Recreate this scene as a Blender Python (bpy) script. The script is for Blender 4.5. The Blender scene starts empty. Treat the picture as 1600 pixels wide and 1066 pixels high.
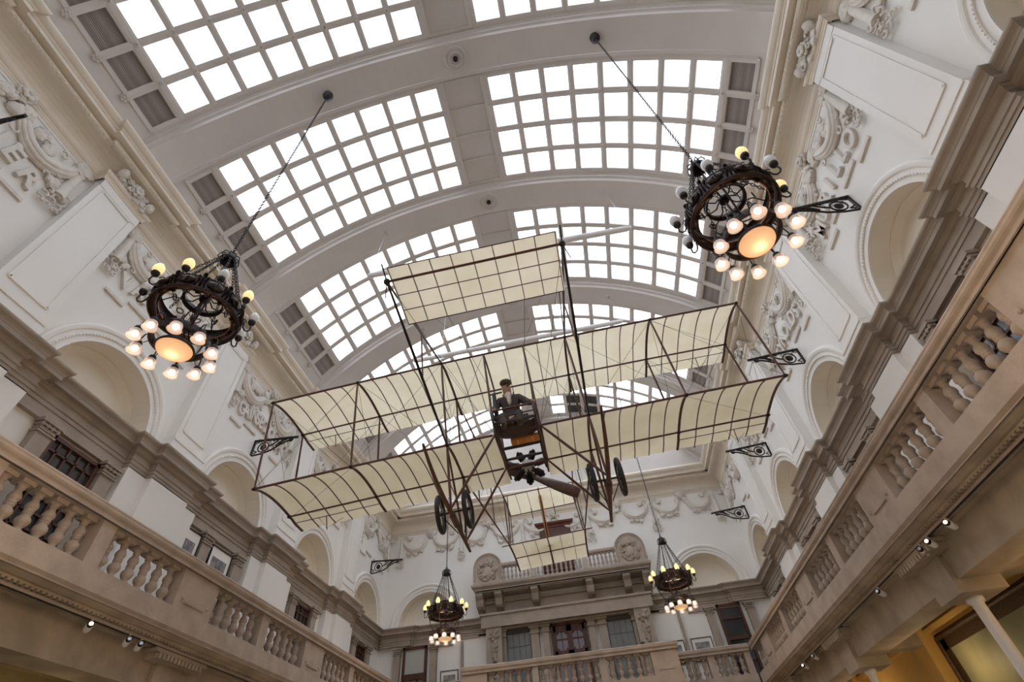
import bpy, math, random
from math import sin, cos, pi, radians, sqrt, atan2
from mathutils import Vector, Matrix

# ------------------------------------------------------------------ camera, sky, exposure
SC = bpy.context.scene
COL = SC.collection
CAM = Vector((1.155, 0.0, 1.6))
cd = bpy.data.cameras.new('camera'); cam = bpy.data.objects.new('camera', cd); COL.objects.link(cam)
cd.sensor_width = 36.0; cd.lens = 760.0 / 1600.0 * 36.0; cd.clip_start = 0.05; cd.clip_end = 300
RW = ((0.9819429, -0.17544915, -0.07075128), (0.17501395, 0.70051562, 0.6918439), (-0.07182105, -0.69173367, 0.71857239))
ax_x = Vector((RW[0][0], RW[1][0], RW[2][0])); ax_y = -Vector((RW[0][1], RW[1][1], RW[2][1])); ax_z = -Vector((RW[0][2], RW[1][2], RW[2][2]))
cam.matrix_world = Matrix(((ax_x.x, ax_y.x, ax_z.x, CAM.x), (ax_x.y, ax_y.y, ax_z.y, CAM.y), (ax_x.z, ax_y.z, ax_z.z, CAM.z), (0, 0, 0, 1)))
SC.camera = cam

SKY = 3.9
w = bpy.data.worlds.new('sky'); SC.world = w; w.use_nodes = True
wn = w.node_tree; bg = wn.nodes['Background']
tc = wn.nodes.new('ShaderNodeTexCoord'); no = wn.nodes.new('ShaderNodeTexNoise'); no.inputs['Scale'].default_value = 2.2; no.inputs['Detail'].default_value = 5
cr = wn.nodes.new('ShaderNodeValToRGB'); cr.color_ramp.elements[0].position = 0.36; cr.color_ramp.elements[0].color = (0.58, 0.74, 1, 1)
cr.color_ramp.elements[1].position = 0.54; cr.color_ramp.elements[1].color = (1.0, 0.985, 0.965, 1)
wn.links.new(tc.outputs['Generated'], no.inputs['Vector']); wn.links.new(no.outputs['Fac'], cr.inputs['Fac']); wn.links.new(cr.outputs['Color'], bg.inputs['Color'])
# the overcast sky is brighter to the left of the hall than to the right
sx_ = wn.nodes.new('ShaderNodeSeparateXYZ'); ma = wn.nodes.new('ShaderNodeMath'); ma.operation = 'MULTIPLY_ADD'
wn.links.new(tc.outputs['Generated'], sx_.inputs[0]); wn.links.new(sx_.outputs['X'], ma.inputs[0]); ma.inputs[1].default_value = -0.30 * SKY; ma.inputs[2].default_value = SKY
wn.links.new(ma.outputs[0], bg.inputs['Strength'])

vs = SC.view_settings
vs.view_transform = 'Standard'; vs.look = 'None'; vs.gamma = 1.0; vs.exposure = 0.0; vs.use_curve_mapping = False
SC.cycles.max_bounces = 10; SC.cycles.diffuse_bounces = 6; SC.cycles.transparent_max_bounces = 16
SC.cycles.sample_clamp_indirect = 6.0
SC.cycles.use_denoising = True

def lamp(name, loc, energy, color, radius=0.15):
    l = bpy.data.lights.new(name, 'POINT'); l.energy = energy; l.color = color; l.shadow_soft_size = radius
    o = bpy.data.objects.new(name, l); o.location = loc; COL.objects.link(o); return o
# warm lamps of the aisles under the side galleries
for sx in (-1, 1):
    for yy in (3.5, 8.0, 12.5, 17.0):
        lamp('aisle_lamp', (sx * 7.7, yy, 3.4), 14 if sx > 0 else 5, (1.0, 0.72, 0.38), 0.2)
# warm point lights low in the open hall, no fittings modelled
for sx in (-1, 1):
    for yy in (6, 13): lamp('hall_point_light', (sx * 3.2, yy, 2.6), 16, (1.0, 0.80, 0.58), 0.4)

# ------------------------------------------------------------------ materials
def mat(name, col, rough=0.6, metal=0.0, vary=0.0, vscale=3.0, bump=0.0, bscale=40.0, spec=0.4, col2=None):
    m = bpy.data.materials.new(name); m.use_nodes = True; nt = m.node_tree; b = nt.nodes['Principled BSDF']
    b.inputs['Base Color'].default_value = (*col, 1); b.inputs['Roughness'].default_value = rough; b.inputs['Metallic'].default_value = metal
    b.inputs['Specular IOR Level'].default_value = spec
    if vary or bump:
        tc = nt.nodes.new('ShaderNodeTexCoord')
    if vary:
        n = nt.nodes.new('ShaderNodeTexNoise'); n.inputs['Scale'].default_value = vscale; n.inputs['Detail'].default_value = 6
        r = nt.nodes.new('ShaderNodeValToRGB'); c2 = col2 or tuple(c * (1 - vary) for c in col)
        r.color_ramp.elements[0].color = (*c2, 1); r.color_ramp.elements[0].position = 0.35
        r.color_ramp.elements[1].color = (*col, 1); r.color_ramp.elements[1].position = 0.62
        nt.links.new(tc.outputs['Object'], n.inputs['Vector']); nt.links.new(n.outputs['Fac'], r.inputs['Fac']); nt.links.new(r.outputs['Color'], b.inputs['Base Color'])
    if bump:
        n2 = nt.nodes.new('ShaderNodeTexNoise'); n2.inputs['Scale'].default_value = bscale; n2.inputs['Detail'].default_value = 4
        bp = nt.nodes.new('ShaderNodeBump'); bp.inputs['Strength'].default_value = bump; bp.inputs['Distance'].default_value = 0.02
        nt.links.new(tc.outputs['Object'], n2.inputs['Vector']); nt.links.new(n2.outputs['Fac'], bp.inputs['Height']); nt.links.new(bp.outputs['Normal'], b.inputs['Normal'])
    return m
def emit(name, col, st):
    m = bpy.data.materials.new(name); m.use_nodes = True; b = m.node_tree.nodes['Principled BSDF']
    b.inputs['Base Color'].default_value = (*col, 1); b.inputs['Emission Color'].default_value = (*col, 1); b.inputs['Emission Strength'].default_value = st
    return m
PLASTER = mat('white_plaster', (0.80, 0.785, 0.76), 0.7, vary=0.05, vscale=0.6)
NICHE = mat('cream_plaster', (0.82, 0.76, 0.66), 0.7, vary=0.06, vscale=0.7)
ORN = mat('stucco', (0.70, 0.66, 0.61), 0.65, vary=0.10, vscale=6, bump=0.3, bscale=30)
CORN = mat('cornice_plaster', (0.75, 0.68, 0.58), 0.65, vary=0.08, vscale=1.5)
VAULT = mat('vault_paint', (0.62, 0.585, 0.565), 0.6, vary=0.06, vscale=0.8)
STONE = mat('bath_stone', (0.37, 0.315, 0.265), 0.75, vary=0.16, vscale=2.2, bump=0.25, bscale=25)
STONE2 = mat('balustrade_stone', (0.45, 0.375, 0.32), 0.7, vary=0.18, vscale=3.0, bump=0.25, bscale=25)
STONE3 = mat('beam_stone', (0.42, 0.345, 0.265), 0.75, vary=0.3, vscale=1.6, bump=0.3, bscale=12)
IRON = mat('black_iron', (0.03, 0.026, 0.026), 0.45, 0.6)
BRONZE = mat('dark_bronze', (0.055, 0.036, 0.034), 0.38, 0.75, vary=0.4, vscale=14)
COPPER = mat('bright_copper', (0.75, 0.32, 0.12), 0.3, 0.9)
WOODD = mat('dark_wood', (0.09, 0.035, 0.022), 0.45, vary=0.3, vscale=5)
WOODR = mat('spar_wood', (0.115, 0.052, 0.035), 0.5, vary=0.35, vscale=4)
WOODB = mat('grey_steel_tube', (0.05, 0.045, 0.055), 0.4, 0.3)
ORANGEW = mat('varnished_wood', (0.55, 0.22, 0.06), 0.35, vary=0.3, vscale=8)
PROPW = mat('propeller_wood', (0.11, 0.055, 0.045), 0.35, vary=0.4, vscale=6)
RUBBER = mat('rubber', (0.02, 0.02, 0.022), 0.6)
STEEL = mat('steel', (0.45, 0.45, 0.47), 0.3, 0.9)
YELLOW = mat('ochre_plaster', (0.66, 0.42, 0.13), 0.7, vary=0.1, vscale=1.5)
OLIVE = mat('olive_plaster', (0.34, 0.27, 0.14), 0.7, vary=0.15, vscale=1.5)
DARKG = mat('dark_glass', (0.035, 0.04, 0.045), 0.12, spec=0.6)
GREYG = mat('grey_leaded_glass', (0.17, 0.19, 0.19), 0.2, spec=0.6, vary=0.2, vscale=2)
WHITE = mat('white_enamel', (0.75, 0.74, 0.76), 0.4)
GILT = mat('dark_gilt', (0.10, 0.055, 0.028), 0.45, 0.35, vary=0.5, vscale=30, bump=0.6, bscale=40)
CANVASP = mat('old_oil_painting', (0.36, 0.34, 0.20), 0.5, vary=0.35, vscale=1.2, col2=(0.25, 0.26, 0.17))
MOUNT = mat('picture_mount', (0.78, 0.76, 0.72), 0.6)
SHUTTER = mat('dark_blind', (0.035, 0.042, 0.038), 0.6)
FLOORM = mat('hall_floor', (0.42, 0.36, 0.29), 0.6, vary=0.1)
BLUE = mat('pale_blue_glass', (0.35, 0.47, 0.58), 0.2)
GREENB = mat('grey_green_glass', (0.22, 0.27, 0.27), 0.2)

def mesh_vent():
    m = bpy.data.materials.new('perforated_grille'); m.use_nodes = True; nt = m.node_tree; b = nt.nodes['Principled BSDF']
    tc = nt.nodes.new('ShaderNodeTexCoord'); v = nt.nodes.new('ShaderNodeTexVoronoi'); v.inputs['Scale'].default_value = 38; v.inputs['Randomness'].default_value = 0.0
    r = nt.nodes.new('ShaderNodeValToRGB'); r.color_ramp.elements[0].position = 0.30; r.color_ramp.elements[0].color = (0.025, 0.02, 0.02, 1)
    r.color_ramp.elements[1].position = 0.42; r.color_ramp.elements[1].color = (0.30, 0.265, 0.25, 1)
    nt.links.new(tc.outputs['Object'], v.inputs['Vector']); nt.links.new(v.outputs['Distance'], r.inputs['Fac']); nt.links.new(r.outputs['Color'], b.inputs['Base Color'])
    b.inputs['Roughness'].default_value = 0.7
    return m
GRILLE = mesh_vent()
def glass_mat(name, tint, tr):
    m = bpy.data.materials.new(name); m.use_nodes = True; nt = m.node_tree; nt.nodes.clear()
    o = nt.nodes.new('ShaderNodeOutputMaterial'); mx = nt.nodes.new('ShaderNodeMixShader'); t = nt.nodes.new('ShaderNodeBsdfTransparent'); l = nt.nodes.new('ShaderNodeBsdfTranslucent')
    t.inputs['Color'].default_value = (*tint, 1); l.inputs['Color'].default_value = (*tint, 1); mx.inputs['Fac'].default_value = tr
    nt.links.new(t.outputs[0], mx.inputs[1]); nt.links.new(l.outputs[0], mx.inputs[2]); nt.links.new(mx.outputs[0], o.inputs[0])
    return m
PANE = glass_mat('skylight_glass', (0.93, 0.96, 1.0), 0.2)
def fabric_mat():
    m = bpy.data.materials.new('doped_linen'); m.use_nodes = True; nt = m.node_tree; nt.nodes.clear()
    o = nt.nodes.new('ShaderNodeOutputMaterial'); mx = nt.nodes.new('ShaderNodeMixShader'); d = nt.nodes.new('ShaderNodeBsdfDiffuse'); l = nt.nodes.new('ShaderNodeBsdfTranslucent')
    tc = nt.nodes.new('ShaderNodeTexCoord'); n = nt.nodes.new('ShaderNodeTexNoise'); n.inputs['Scale'].default_value = 1.6; n.inputs['Detail'].default_value = 5
    r = nt.nodes.new('ShaderNodeValToRGB'); r.color_ramp.elements[0].position = .3; r.color_ramp.elements[0].color = (0.79, 0.71, 0.52, 1)
    r.color_ramp.elements[1].position = .7; r.color_ramp.elements[1].color = (0.88, 0.81, 0.64, 1)
    nt.links.new(tc.outputs['Object'], n.inputs['Vector']); nt.links.new(n.outputs['Fac'], r.inputs['Fac'])
    nt.links.new(r.outputs[0], d.inputs['Color']); nt.links.new(r.outputs[0], l.inputs['Color']); mx.inputs['Fac'].default_value = 0.60
    nt.links.new(d.outputs[0], mx.inputs[1]); nt.links.new(l.outputs[0], mx.inputs[2]); nt.links.new(mx.outputs[0], o.inputs[0])
    return m
LINEN = fabric_mat()
BULB = emit('lit_frosted_bulb', (1.0, 0.84, 0.70), 1.8)
FLAME = emit('lit_flame_shade', (1.0, 0.80, 0.38), 0.75)
def bowl_mat():
    m = bpy.data.materials.new('alabaster'); m.use_nodes = True; nt = m.node_tree; nt.nodes.clear()
    o = nt.nodes.new('ShaderNodeOutputMaterial'); ad = nt.nodes.new('ShaderNodeAddShader'); mx = nt.nodes.new('ShaderNodeMixShader'); d = nt.nodes.new('ShaderNodeBsdfDiffuse'); l = nt.nodes.new('ShaderNodeBsdfTranslucent'); e = nt.nodes.new('ShaderNodeEmission')
    d.inputs['Color'].default_value = (.85, .62, .45, 1); l.inputs['Color'].default_value = (1, .72, .46, 1); e.inputs['Color'].default_value = (1, .60, .38, 1); e.inputs['Strength'].default_value = .18; mx.inputs['Fac'].default_value = .65
    nt.links.new(d.outputs[0], mx.inputs[1]); nt.links.new(l.outputs[0], mx.inputs[2]); nt.links.new(mx.outputs[0], ad.inputs[0]); nt.links.new(e.outputs[0], ad.inputs[1]); nt.links.new(ad.outputs[0], o.inputs[0])
    return m
BOWL = bowl_mat(); HOT = emit('bowl_lamp', (1.0, .84, .62), 9.0)
SHADE = glass_mat('clear_glass_shade', (1.0, 0.93, 0.90), 0.0)
def shade_mat():
    m = bpy.data.materials.new('etched_glass_shade'); m.use_nodes = True; b = m.node_tree.nodes['Principled BSDF']
    b.inputs['Base Color'].default_value = (1, 0.90, 0.86, 1); b.inputs['Roughness'].default_value = 0.15; b.inputs['Alpha'].default_value = 0.40
    b.inputs['Emission Color'].default_value = (1.0, 0.72, 0.58, 1); b.inputs['Emission Strength'].default_value = 0.12
    return m
SHADE = shade_mat()
UNLIT = mat('white_glass_shade', (0.80, 0.82, 0.86), 0.25)
SPOTLIT = emit('lit_spot_lens', (1.0, 0.62, 0.42), 3.5)

# ------------------------------------------------------------------ mesh building
ID = lambda a, b, c: (a, b, c)
class MB:
    def __init__(s, T=ID): s.v = []; s.f = []; s.T = T
    def add(s, vs, fs):
        n = len(s.v); s.v += [tuple(s.T(*p)) for p in vs]; s.f += [tuple(i + n for i in f) for f in fs]
    def box(s, x0, x1, y0, y1, z0, z1):
        s.add([(x0, y0, z0), (x1, y0, z0), (x1, y1, z0), (x0, y1, z0), (x0, y0, z1), (x1, y0, z1), (x1, y1, z1), (x0, y1, z1)],
              [(0, 3, 2, 1), (4, 5, 6, 7), (0, 1, 5, 4), (1, 2, 6, 5), (2, 3, 7, 6), (3, 0, 4, 7)])
    def quad(s, *p): s.add(p, [tuple(range(len(p)))])
    def grid(s, rows, closed=False):
        n = len(rows[0]); vs = [p for r in rows for p in r]; fs = []
        for i in range(len(rows) - 1):
            for j in range(n if closed else n - 1):
                k = (j + 1) % n; fs.append((i * n + j, i * n + k, (i + 1) * n + k, (i + 1) * n + j))
        s.add(vs, fs)
    def sweep(s, prof, path):           # path: (u, e, sign); prof: (d, z)
        s.grid([[(u + sg * d, e + d, z) for (d, z) in prof] for (u, e, sg) in path])
    def tube(s, pts, r, n=8, cap=True, flat=1.0):
        pts = [Vector(p) for p in pts]; m = len(pts); rr = r if isinstance(r, (list, tuple)) else [r] * m
        rows = []; up = None
        for i, p in enumerate(pts):
            t = (pts[min(i + 1, m - 1)] - pts[max(i - 1, 0)]); t = t.normalized() if t.length > 1e-9 else Vector((0, 0, 1))
            if up is None:
                up = Vector((0, 0, 1)) if abs(t.z) < 0.9 else Vector((1, 0, 0))
            a = t.cross(up).normalized(); up = a.cross(t).normalized()
            rows.append([tuple(p + a * cos(2 * pi * k / n) * rr[i] + up * sin(2 * pi * k / n) * rr[i] * flat) for k in range(n)])
        s.grid(rows, True)
        if cap:
            s.add(rows[0], [tuple(range(n))[::-1]]); s.add(rows[-1], [tuple(range(n))])
    def bar(s, a, b, wd, ht, upv=(0, 0, 1)):
        a = Vector(a); b = Vector(b); t = (b - a).normalized(); u = Vector(upv)
        sd = t.cross(u).normalized() * wd / 2; u2 = sd.cross(t).normalized() * ht / 2
        s.add([tuple(p + i * sd + j * u2) for p in (a, b) for (i, j) in ((-1, -1), (1, -1), (1, 1), (-1, 1))],
              [(0, 1, 2, 3), (7, 6, 5, 4), (0, 4, 5, 1), (1, 5, 6, 2), (2, 6, 7, 3), (3, 7, 4, 0)])
    def lathe(s, prof, n=16, c=(0, 0, 0), a0=0, a1=2 * pi):
        full = abs(a1 - a0 - 2 * pi) < 1e-6; m = n if full else n + 1
        s.grid([[(c[0] + r * cos(a0 + (a1 - a0) * k / n), c[1] + r * sin(a0 + (a1 - a0) * k / n), c[2] + z) for k in range(m)] for (r, z) in prof], full)
    def ell(s, c, r, n=8, m=5, M=None):
        rows = []
        for i in range(m + 1):
            th = pi * i / m; rows.append([])
            for k in range(n):
                p = Vector((r[0] * sin(th) * cos(2 * pi * k / n), r[1] * sin(th) * sin(2 * pi * k / n), r[2] * cos(th)))
                if M is not None: p = M @ p
                rows[-1].append((c[0] + p.x, c[1] + p.y, c[2] + p.z))
        s.grid(rows, True)
    def torus(s, R, r, c=(0, 0, 0), n=32, m=8, M=None):
        rows = []
        for i in range(n + 1):
            a = 2 * pi * i / n; row = []
            for k in range(m):
                b = 2 * pi * k / m; p = Vector(((R + r * cos(b)) * cos(a), (R + r * cos(b)) * sin(a), r * sin(b)))
                if M is not None: p = M @ p
                row.append((c[0] + p.x, c[1] + p.y, c[2] + p.z))
            rows.append(row)
        s.grid(rows, True)
    def build(s, name, m, parent=None, smooth=False, kind=None):
        me = bpy.data.meshes.new(name); me.from_pydata(s.v, [], s.f); me.materials.append(m)
        me.validate(); me.update()
        import bmesh
        b = bmesh.new(); b.from_mesh(me); bmesh.ops.recalc_face_normals(b, faces=b.faces); b.to_mesh(me); b.free()
        if smooth: me.polygons.foreach_set('use_smooth', [True] * len(me.polygons))
        o = bpy.data.objects.new(name, me); COL.objects.link(o)
        if parent: o.parent = parent
        if kind: o['kind'] = kind
        return o
def struct(o): o['kind'] = 'structure'; return o
def empty(name, loc=(0, 0, 0), label=None, cat=None, group=None, rz=0):
    o = bpy.data.objects.new(name, None); COL.objects.link(o); o.location = loc; o.rotation_euler.z = rz; o.empty_display_size = 0.2
    if label: o['label'] = label
    if cat: o['category'] = cat
    if group: o['group'] = group
    return o
def tag(o, label, cat, group=None):
    o['label'] = label; o['category'] = cat
    if group: o['group'] = group
    return o
def copy_tree(o, parent=None):
    c = o.copy(); COL.objects.link(c); c.parent = parent
    for ch in list(o.children): copy_tree(ch, c)
    return c

# ------------------------------------------------------------------ hall dimensions
HX = 7.755; YE = 21.5; YB = -8.0
PC = [3.77 + 4.554 * k for k in range(-2, 4)]          # pilaster centres
BC = [p + 2.277 for p in PC]                            # bay centres
TR = lambda u, d, z: (HX - d, u, z)
TL = lambda u, d, z: (-HX + d, u, z)
TE = lambda u, d, z: (u, YE - d, z)
RV = 9.24; ZV = 8.33                                    # vault radius and centre

def vp(th, y, r=RV): return (r * sin(th), y, ZV + r * cos(th))

def archwall(m, u0, u1, uc, r, zs, z0, z1, dd, d=0.0, n=24):
    # wall strip u0..u1, z0..z1 with an arched recess of depth dd (springing at zs)
    m.quad((u0, d, z0), (uc - r, d, z0), (uc - r, d, z1), (u0, d, z1)); m.quad((uc + r, d, z0), (u1, d, z0), (u1, d, z1), (uc + r, d, z1))
    arc = [(uc - r * cos(pi * i / n), zs + r * sin(pi * i / n)) for i in range(n + 1)]
    for (a, b) in zip(arc, arc[1:]): m.quad((a[0], d, a[1]), (b[0], d, b[1]), (b[0], d, z1), (a[0], d, z1))
def niche(m, uc, r, zs, z0, d0, d1, r2, n=28):
    arc = lambda rr, d: [(uc - rr, d, z0)] + [(uc - rr * cos(pi * i / n), d, zs + rr * sin(pi * i / n)) for i in range(n + 1)] + [(uc + rr, d, z0)]
    dm = d0 + (d1 - d0) * .75
    m.grid([arc(r, d0), arc(r, dm), arc(r - .03, dm), arc(r - .03, dm - .02), arc(r2 + .04, d1 + .02), arc(r2, d1)])
    a = arc(r2, d1); m.add(a, [tuple(range(len(a)))])
def archivolt(m, uc, zs, z0, rings, n=32):
    # rings: (radius, d)
    m.grid([[(uc - r, d, z0)] + [(uc - r * cos(pi * i / n), d, zs + r * sin(pi * i / n)) for i in range(n + 1)] + [(uc + r, d, z0)] for (r, d) in rings])
ARCH = [(1.24, -0.02), (1.24, .02), (1.36, .02), (1.36, .045), (1.38, .05), (1.40, .045), (1.40, .03), (1.47, .03), (1.49, .06), (1.52, .07), (1.56, .075), (1.60, .05), (1.62, .0)]
ENT = [(-.02, 7.48), (.0, 7.48), (.0, 7.56), (.02, 7.565), (.02, 7.63), (.045, 7.645), (.05, 7.67), (.015, 7.68), (.015, 7.80), (.05, 7.815), (.07, 7.85), (.10, 7.865), (.10, 7.885), (.19, 7.885), (.19, 7.955), (.20, 7.965), (.205, 7.98),
       (.215, 8.0), (.24, 8.025), (.27, 8.045), (.285, 8.07), (.285, 8.10), (-.3, 8.13)]
def entpath(u0, u1, cs, h1, e1, h2, e2):
    p = [(u0, 0, 0)]
    for c in cs:
        for q in ((c - h2, 0, -1), (c - h2, e2, -1), (c - h1, e2, -1), (c - h1, e1, -1), (c + h1, e1, 1), (c + h1, e2, 1), (c + h2, e2, 1), (c + h2, 0, 1)):
            if u0 < q[0] < u1: p.append(q)
    p.append((u1, 0, 0)); return p
def pilaster_up(T, c, par):
    m = MB(T); h = .52; d = .25
    m.box(c - h, c + h, -.1, d, 8.1, 12.12)
    # raised outer frame round the sunk panel
    for (a, b, z0, z1) in ((c - h, c + h, 11.86, 12.02), ):
        m.box(a - .0, b + .0, d - .02, d + .012, z0, z1)
    f = .14
    fr = [(c - h + f, 8.82), (c + h - f, 8.82), (c + h - f, 11.8), (c - h + f, 11.8)]
    for i in range(4):
        a = fr[i]; b = fr[(i + 1) % 4]
        m.bar((a[0], d + .01, a[1]), (b[0], d + .01, b[1]), .05, .03, (0, 1, 0))
    m.box(c - h - .03, c + h + .03, -.1, d + .03, 8.1, 8.5)
    m.box(c - h - .015, c + h + .015, -.1, d + .05, 8.5, 8.54)
    m.box(c - h - .02, c + h + .02, -.1, d + .03, 8.54, 8.58)
    return m.build('pilaster', PLASTER, par)
WM = [(0, 12.08), (.015, 12.09), (.02, 12.13), (.035, 12.15), (.035, 12.18), (.06, 12.20), (.085, 12.24), (.09, 12.28), (.06, 12.30), (.0, 12.31)]
COVE = [(.03, 12.30)] + [(.04 + .36 * (1 - cos(pi / 2 * i / 6)), 12.30 + .34 * sin(pi / 2 * i / 6)) for i in range(7)]
EGG = [(.10, 12.655), (.38, 12.655), (.40, 12.64), (.44, 12.66), (.47, 12.70), (.47, 12.74), (.43, 12.755), (.43, 12.80), (.60, 12.80), (.60, 12.90), (.615, 12.90), (.615, 12.93), (.63, 12.95), (.66, 12.97), (.70, 13.02), (.72, 13.06), (.72, 13.10), (.60, 13.13), (.2, 13.45), (-.1, 13.45)]
def rng(a, b, st):
    x = a
    while x < b - 1e-6:
        yield x; x += st

rnd = random.Random(7)
def leaf(m, c, s, ang, T2=None):
    # a small curled leaf standing out of the wall: c=(u,d,z), long axis in wall plane
    ca, sa = cos(ang), sin(ang); rows = []
    for i in range(6):
        t = i / 5; wd = s * .34 * sin(pi * min(1, t * .92 + .06)) * (1 + .25 * (i % 2)); lift = s * (.16 + .24 * sin(pi * t))
        row = []
        for j, k in ((-1, -.02 * s), (-.5, .05 * s), (0, -.03 * s), (.5, .05 * s), (1, -.02 * s)):
            a = t * s - s * .5; b = j * wd
            row.append((c[0] + ca * a - sa * b, c[1] + lift + k, c[2] + sa * a + ca * b))
        rows.append(row)
    m.grid(rows)
    m.grid([[(p[0], c[1], p[2]) for p in [r[0] for r in rows]], [r[0] for r in rows]]); m.grid([[(p[0], c[1], p[2]) for p in [r[-1] for r in rows]], [r[-1] for r in rows]])
    m.grid([[(rows[-1][j][0], c[1], rows[-1][j][2]) for j in range(5)], rows[-1]])
def curl(m, c, s, a0, dirn=1, r=.03):
    pts = []
    for i in range(11):
        t = i / 10; a = a0 + dirn * t * 4.6; rr = s * (1 - .75 * t)
        pts.append((c[0] + rr * cos(a), c[1] + .05 + .03 * t, c[2] + rr * sin(a)))
    m.tube(pts, [r * (1 - .4 * i / 10) for i in range(11)], 6)
def blob_cluster(m, c, s, n, R):
    for i in range(n):
        a = R.uniform(0, 2 * pi); q = s * sqrt(R.random())
        m.ell((c[0] + q * cos(a), c[1] + R.uniform(.02, .07), c[2] + q * sin(a)), (s * .22, s * .2, s * .22), 7, 4)
def flower(m, c, s):
    for ring, (rr, lf, k) in enumerate(((.62, .05, 8), (.36, .10, 6))):
        for i in range(k):
            a = 2 * pi * i / k + ring * .3
            m.ell((c[0] + s * rr * cos(a), c[1] + lf, c[2] + s * rr * sin(a)), (s * .33, s * .16, s * .33), 7, 4)
    m.ell((c[0], c[1] + .12, c[2]), (s * .22, s * .22, s * .22), 8, 5)
def drape(m, pts, wd):
    n = 14
    def cat(P, t):
        k = min(int(t), len(P) - 2); f = t - k; p0 = P[max(k - 1, 0)]; p1 = P[k]; p2 = P[k + 1]; p3 = P[min(k + 2, len(P) - 1)]
        return [0.5 * ((2 * p1[i]) + (-p0[i] + p2[i]) * f + (2 * p0[i] - 5 * p1[i] + 4 * p2[i] - p3[i]) * f * f + (-p0[i] + 3 * p1[i] - 3 * p2[i] + p3[i]) * f ** 3) for i in range(2)]
    ts = [i / n * (len(pts) - 1) for i in range(n + 1)]; P = [cat(pts, t) for t in ts]
    for off, r, lf in ((-.36, .30, .05), (-.05, .36, .075), (.30, .32, .055), (.58, .2, .03), (-.6, .2, .03)):
        q = []; rr = []
        for i, p in enumerate(P):
            a = P[max(i - 1, 0)]; b = P[min(i + 1, n)]; L = math.hypot(b[0] - a[0], b[1] - a[1]) or 1; nx, nz = -(b[1] - a[1]) / L, (b[0] - a[0]) / L
            s_ = sin(pi * i / n) ** .6 * .8 + .2
            q.append((p[0] + nx * off * wd * s_, lf * s_ + .015, p[1] + nz * off * wd * s_)); rr.append(wd * r * s_)
        m.tube(q, rr, 8, flat=1.0)
def pendant(m, u, z0, z1, s, R):
    m.tube([(u, .04, z0), (u * 1 + .0, .05, z1 + .35)], [s * .3, s * .5], 8)
    k = 0; z = z1 + .45
    while z > z1:
        for j in (-1, 0, 1):
            curl(m, (u + j * s * .62 + R.uniform(-.02, .02), .02, z), s * .33, R.uniform(0, 6), 1 if j > 0 else -1, .028)
        z -= s * .62; k += 1

def text_mesh(ch, size):
    cu = bpy.data.curves.new('t', 'FONT'); cu.body = ch; cu.size = size; cu.extrude = .05; cu.offset = .016; cu.align_x = 'CENTER'; cu.resolution_u = 4
    o = bpy.data.objects.new('t', cu); COL.objects.link(o); bpy.context.view_layer.update()
    me = bpy.data.meshes.new_from_object(o.evaluated_get(bpy.context.evaluated_depsgraph_get())); bpy.data.objects.remove(o); bpy.data.curves.remove(cu)
    return me
TXT = {}
def letters(word, T, uc, readdir, par, zc=10.60, h=.40, span=1.0):
    n = len(word)
    for i, ch in enumerate(word):
        if ch not in TXT:
            me = text_mesh(ch, h * 1.38); me.name = 'letter'; me.materials.clear(); me.materials.append(ORN); TXT[ch] = me
        t = (i - (n - 1) / 2) / ((n - 1) / 2); du = t * span; z = zc + .16 * (1 - t * t)
        o = bpy.data.objects.new('letter', TXT[ch]); COL.objects.link(o)
        u = uc + readdir * du; P = Vector(T(u, .03, z)); X = (Vector(T(u + readdir, .03, z)) - P).normalized()
        N = (Vector(T(u, 1.03, z)) - P).normalized(); tilt = -t * .22
        Z = Vector((0, 0, 1)); X2 = X * cos(tilt) + Z * sin(tilt); Z2 = N.cross(X2).normalized() * (1 if N.cross(X2).z > 0 else -1)
        k = .66 if n > 8 else (.86 if n > 6 else 1.0)
        o.matrix_world = Matrix(((X2.x * k, Z2.x, N.x, P.x), (X2.y * k, Z2.y, N.y, P.y), (X2.z * k, Z2.z, N.z, P.z), (0, 0, 0, 1)))
        o.parent = par
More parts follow.
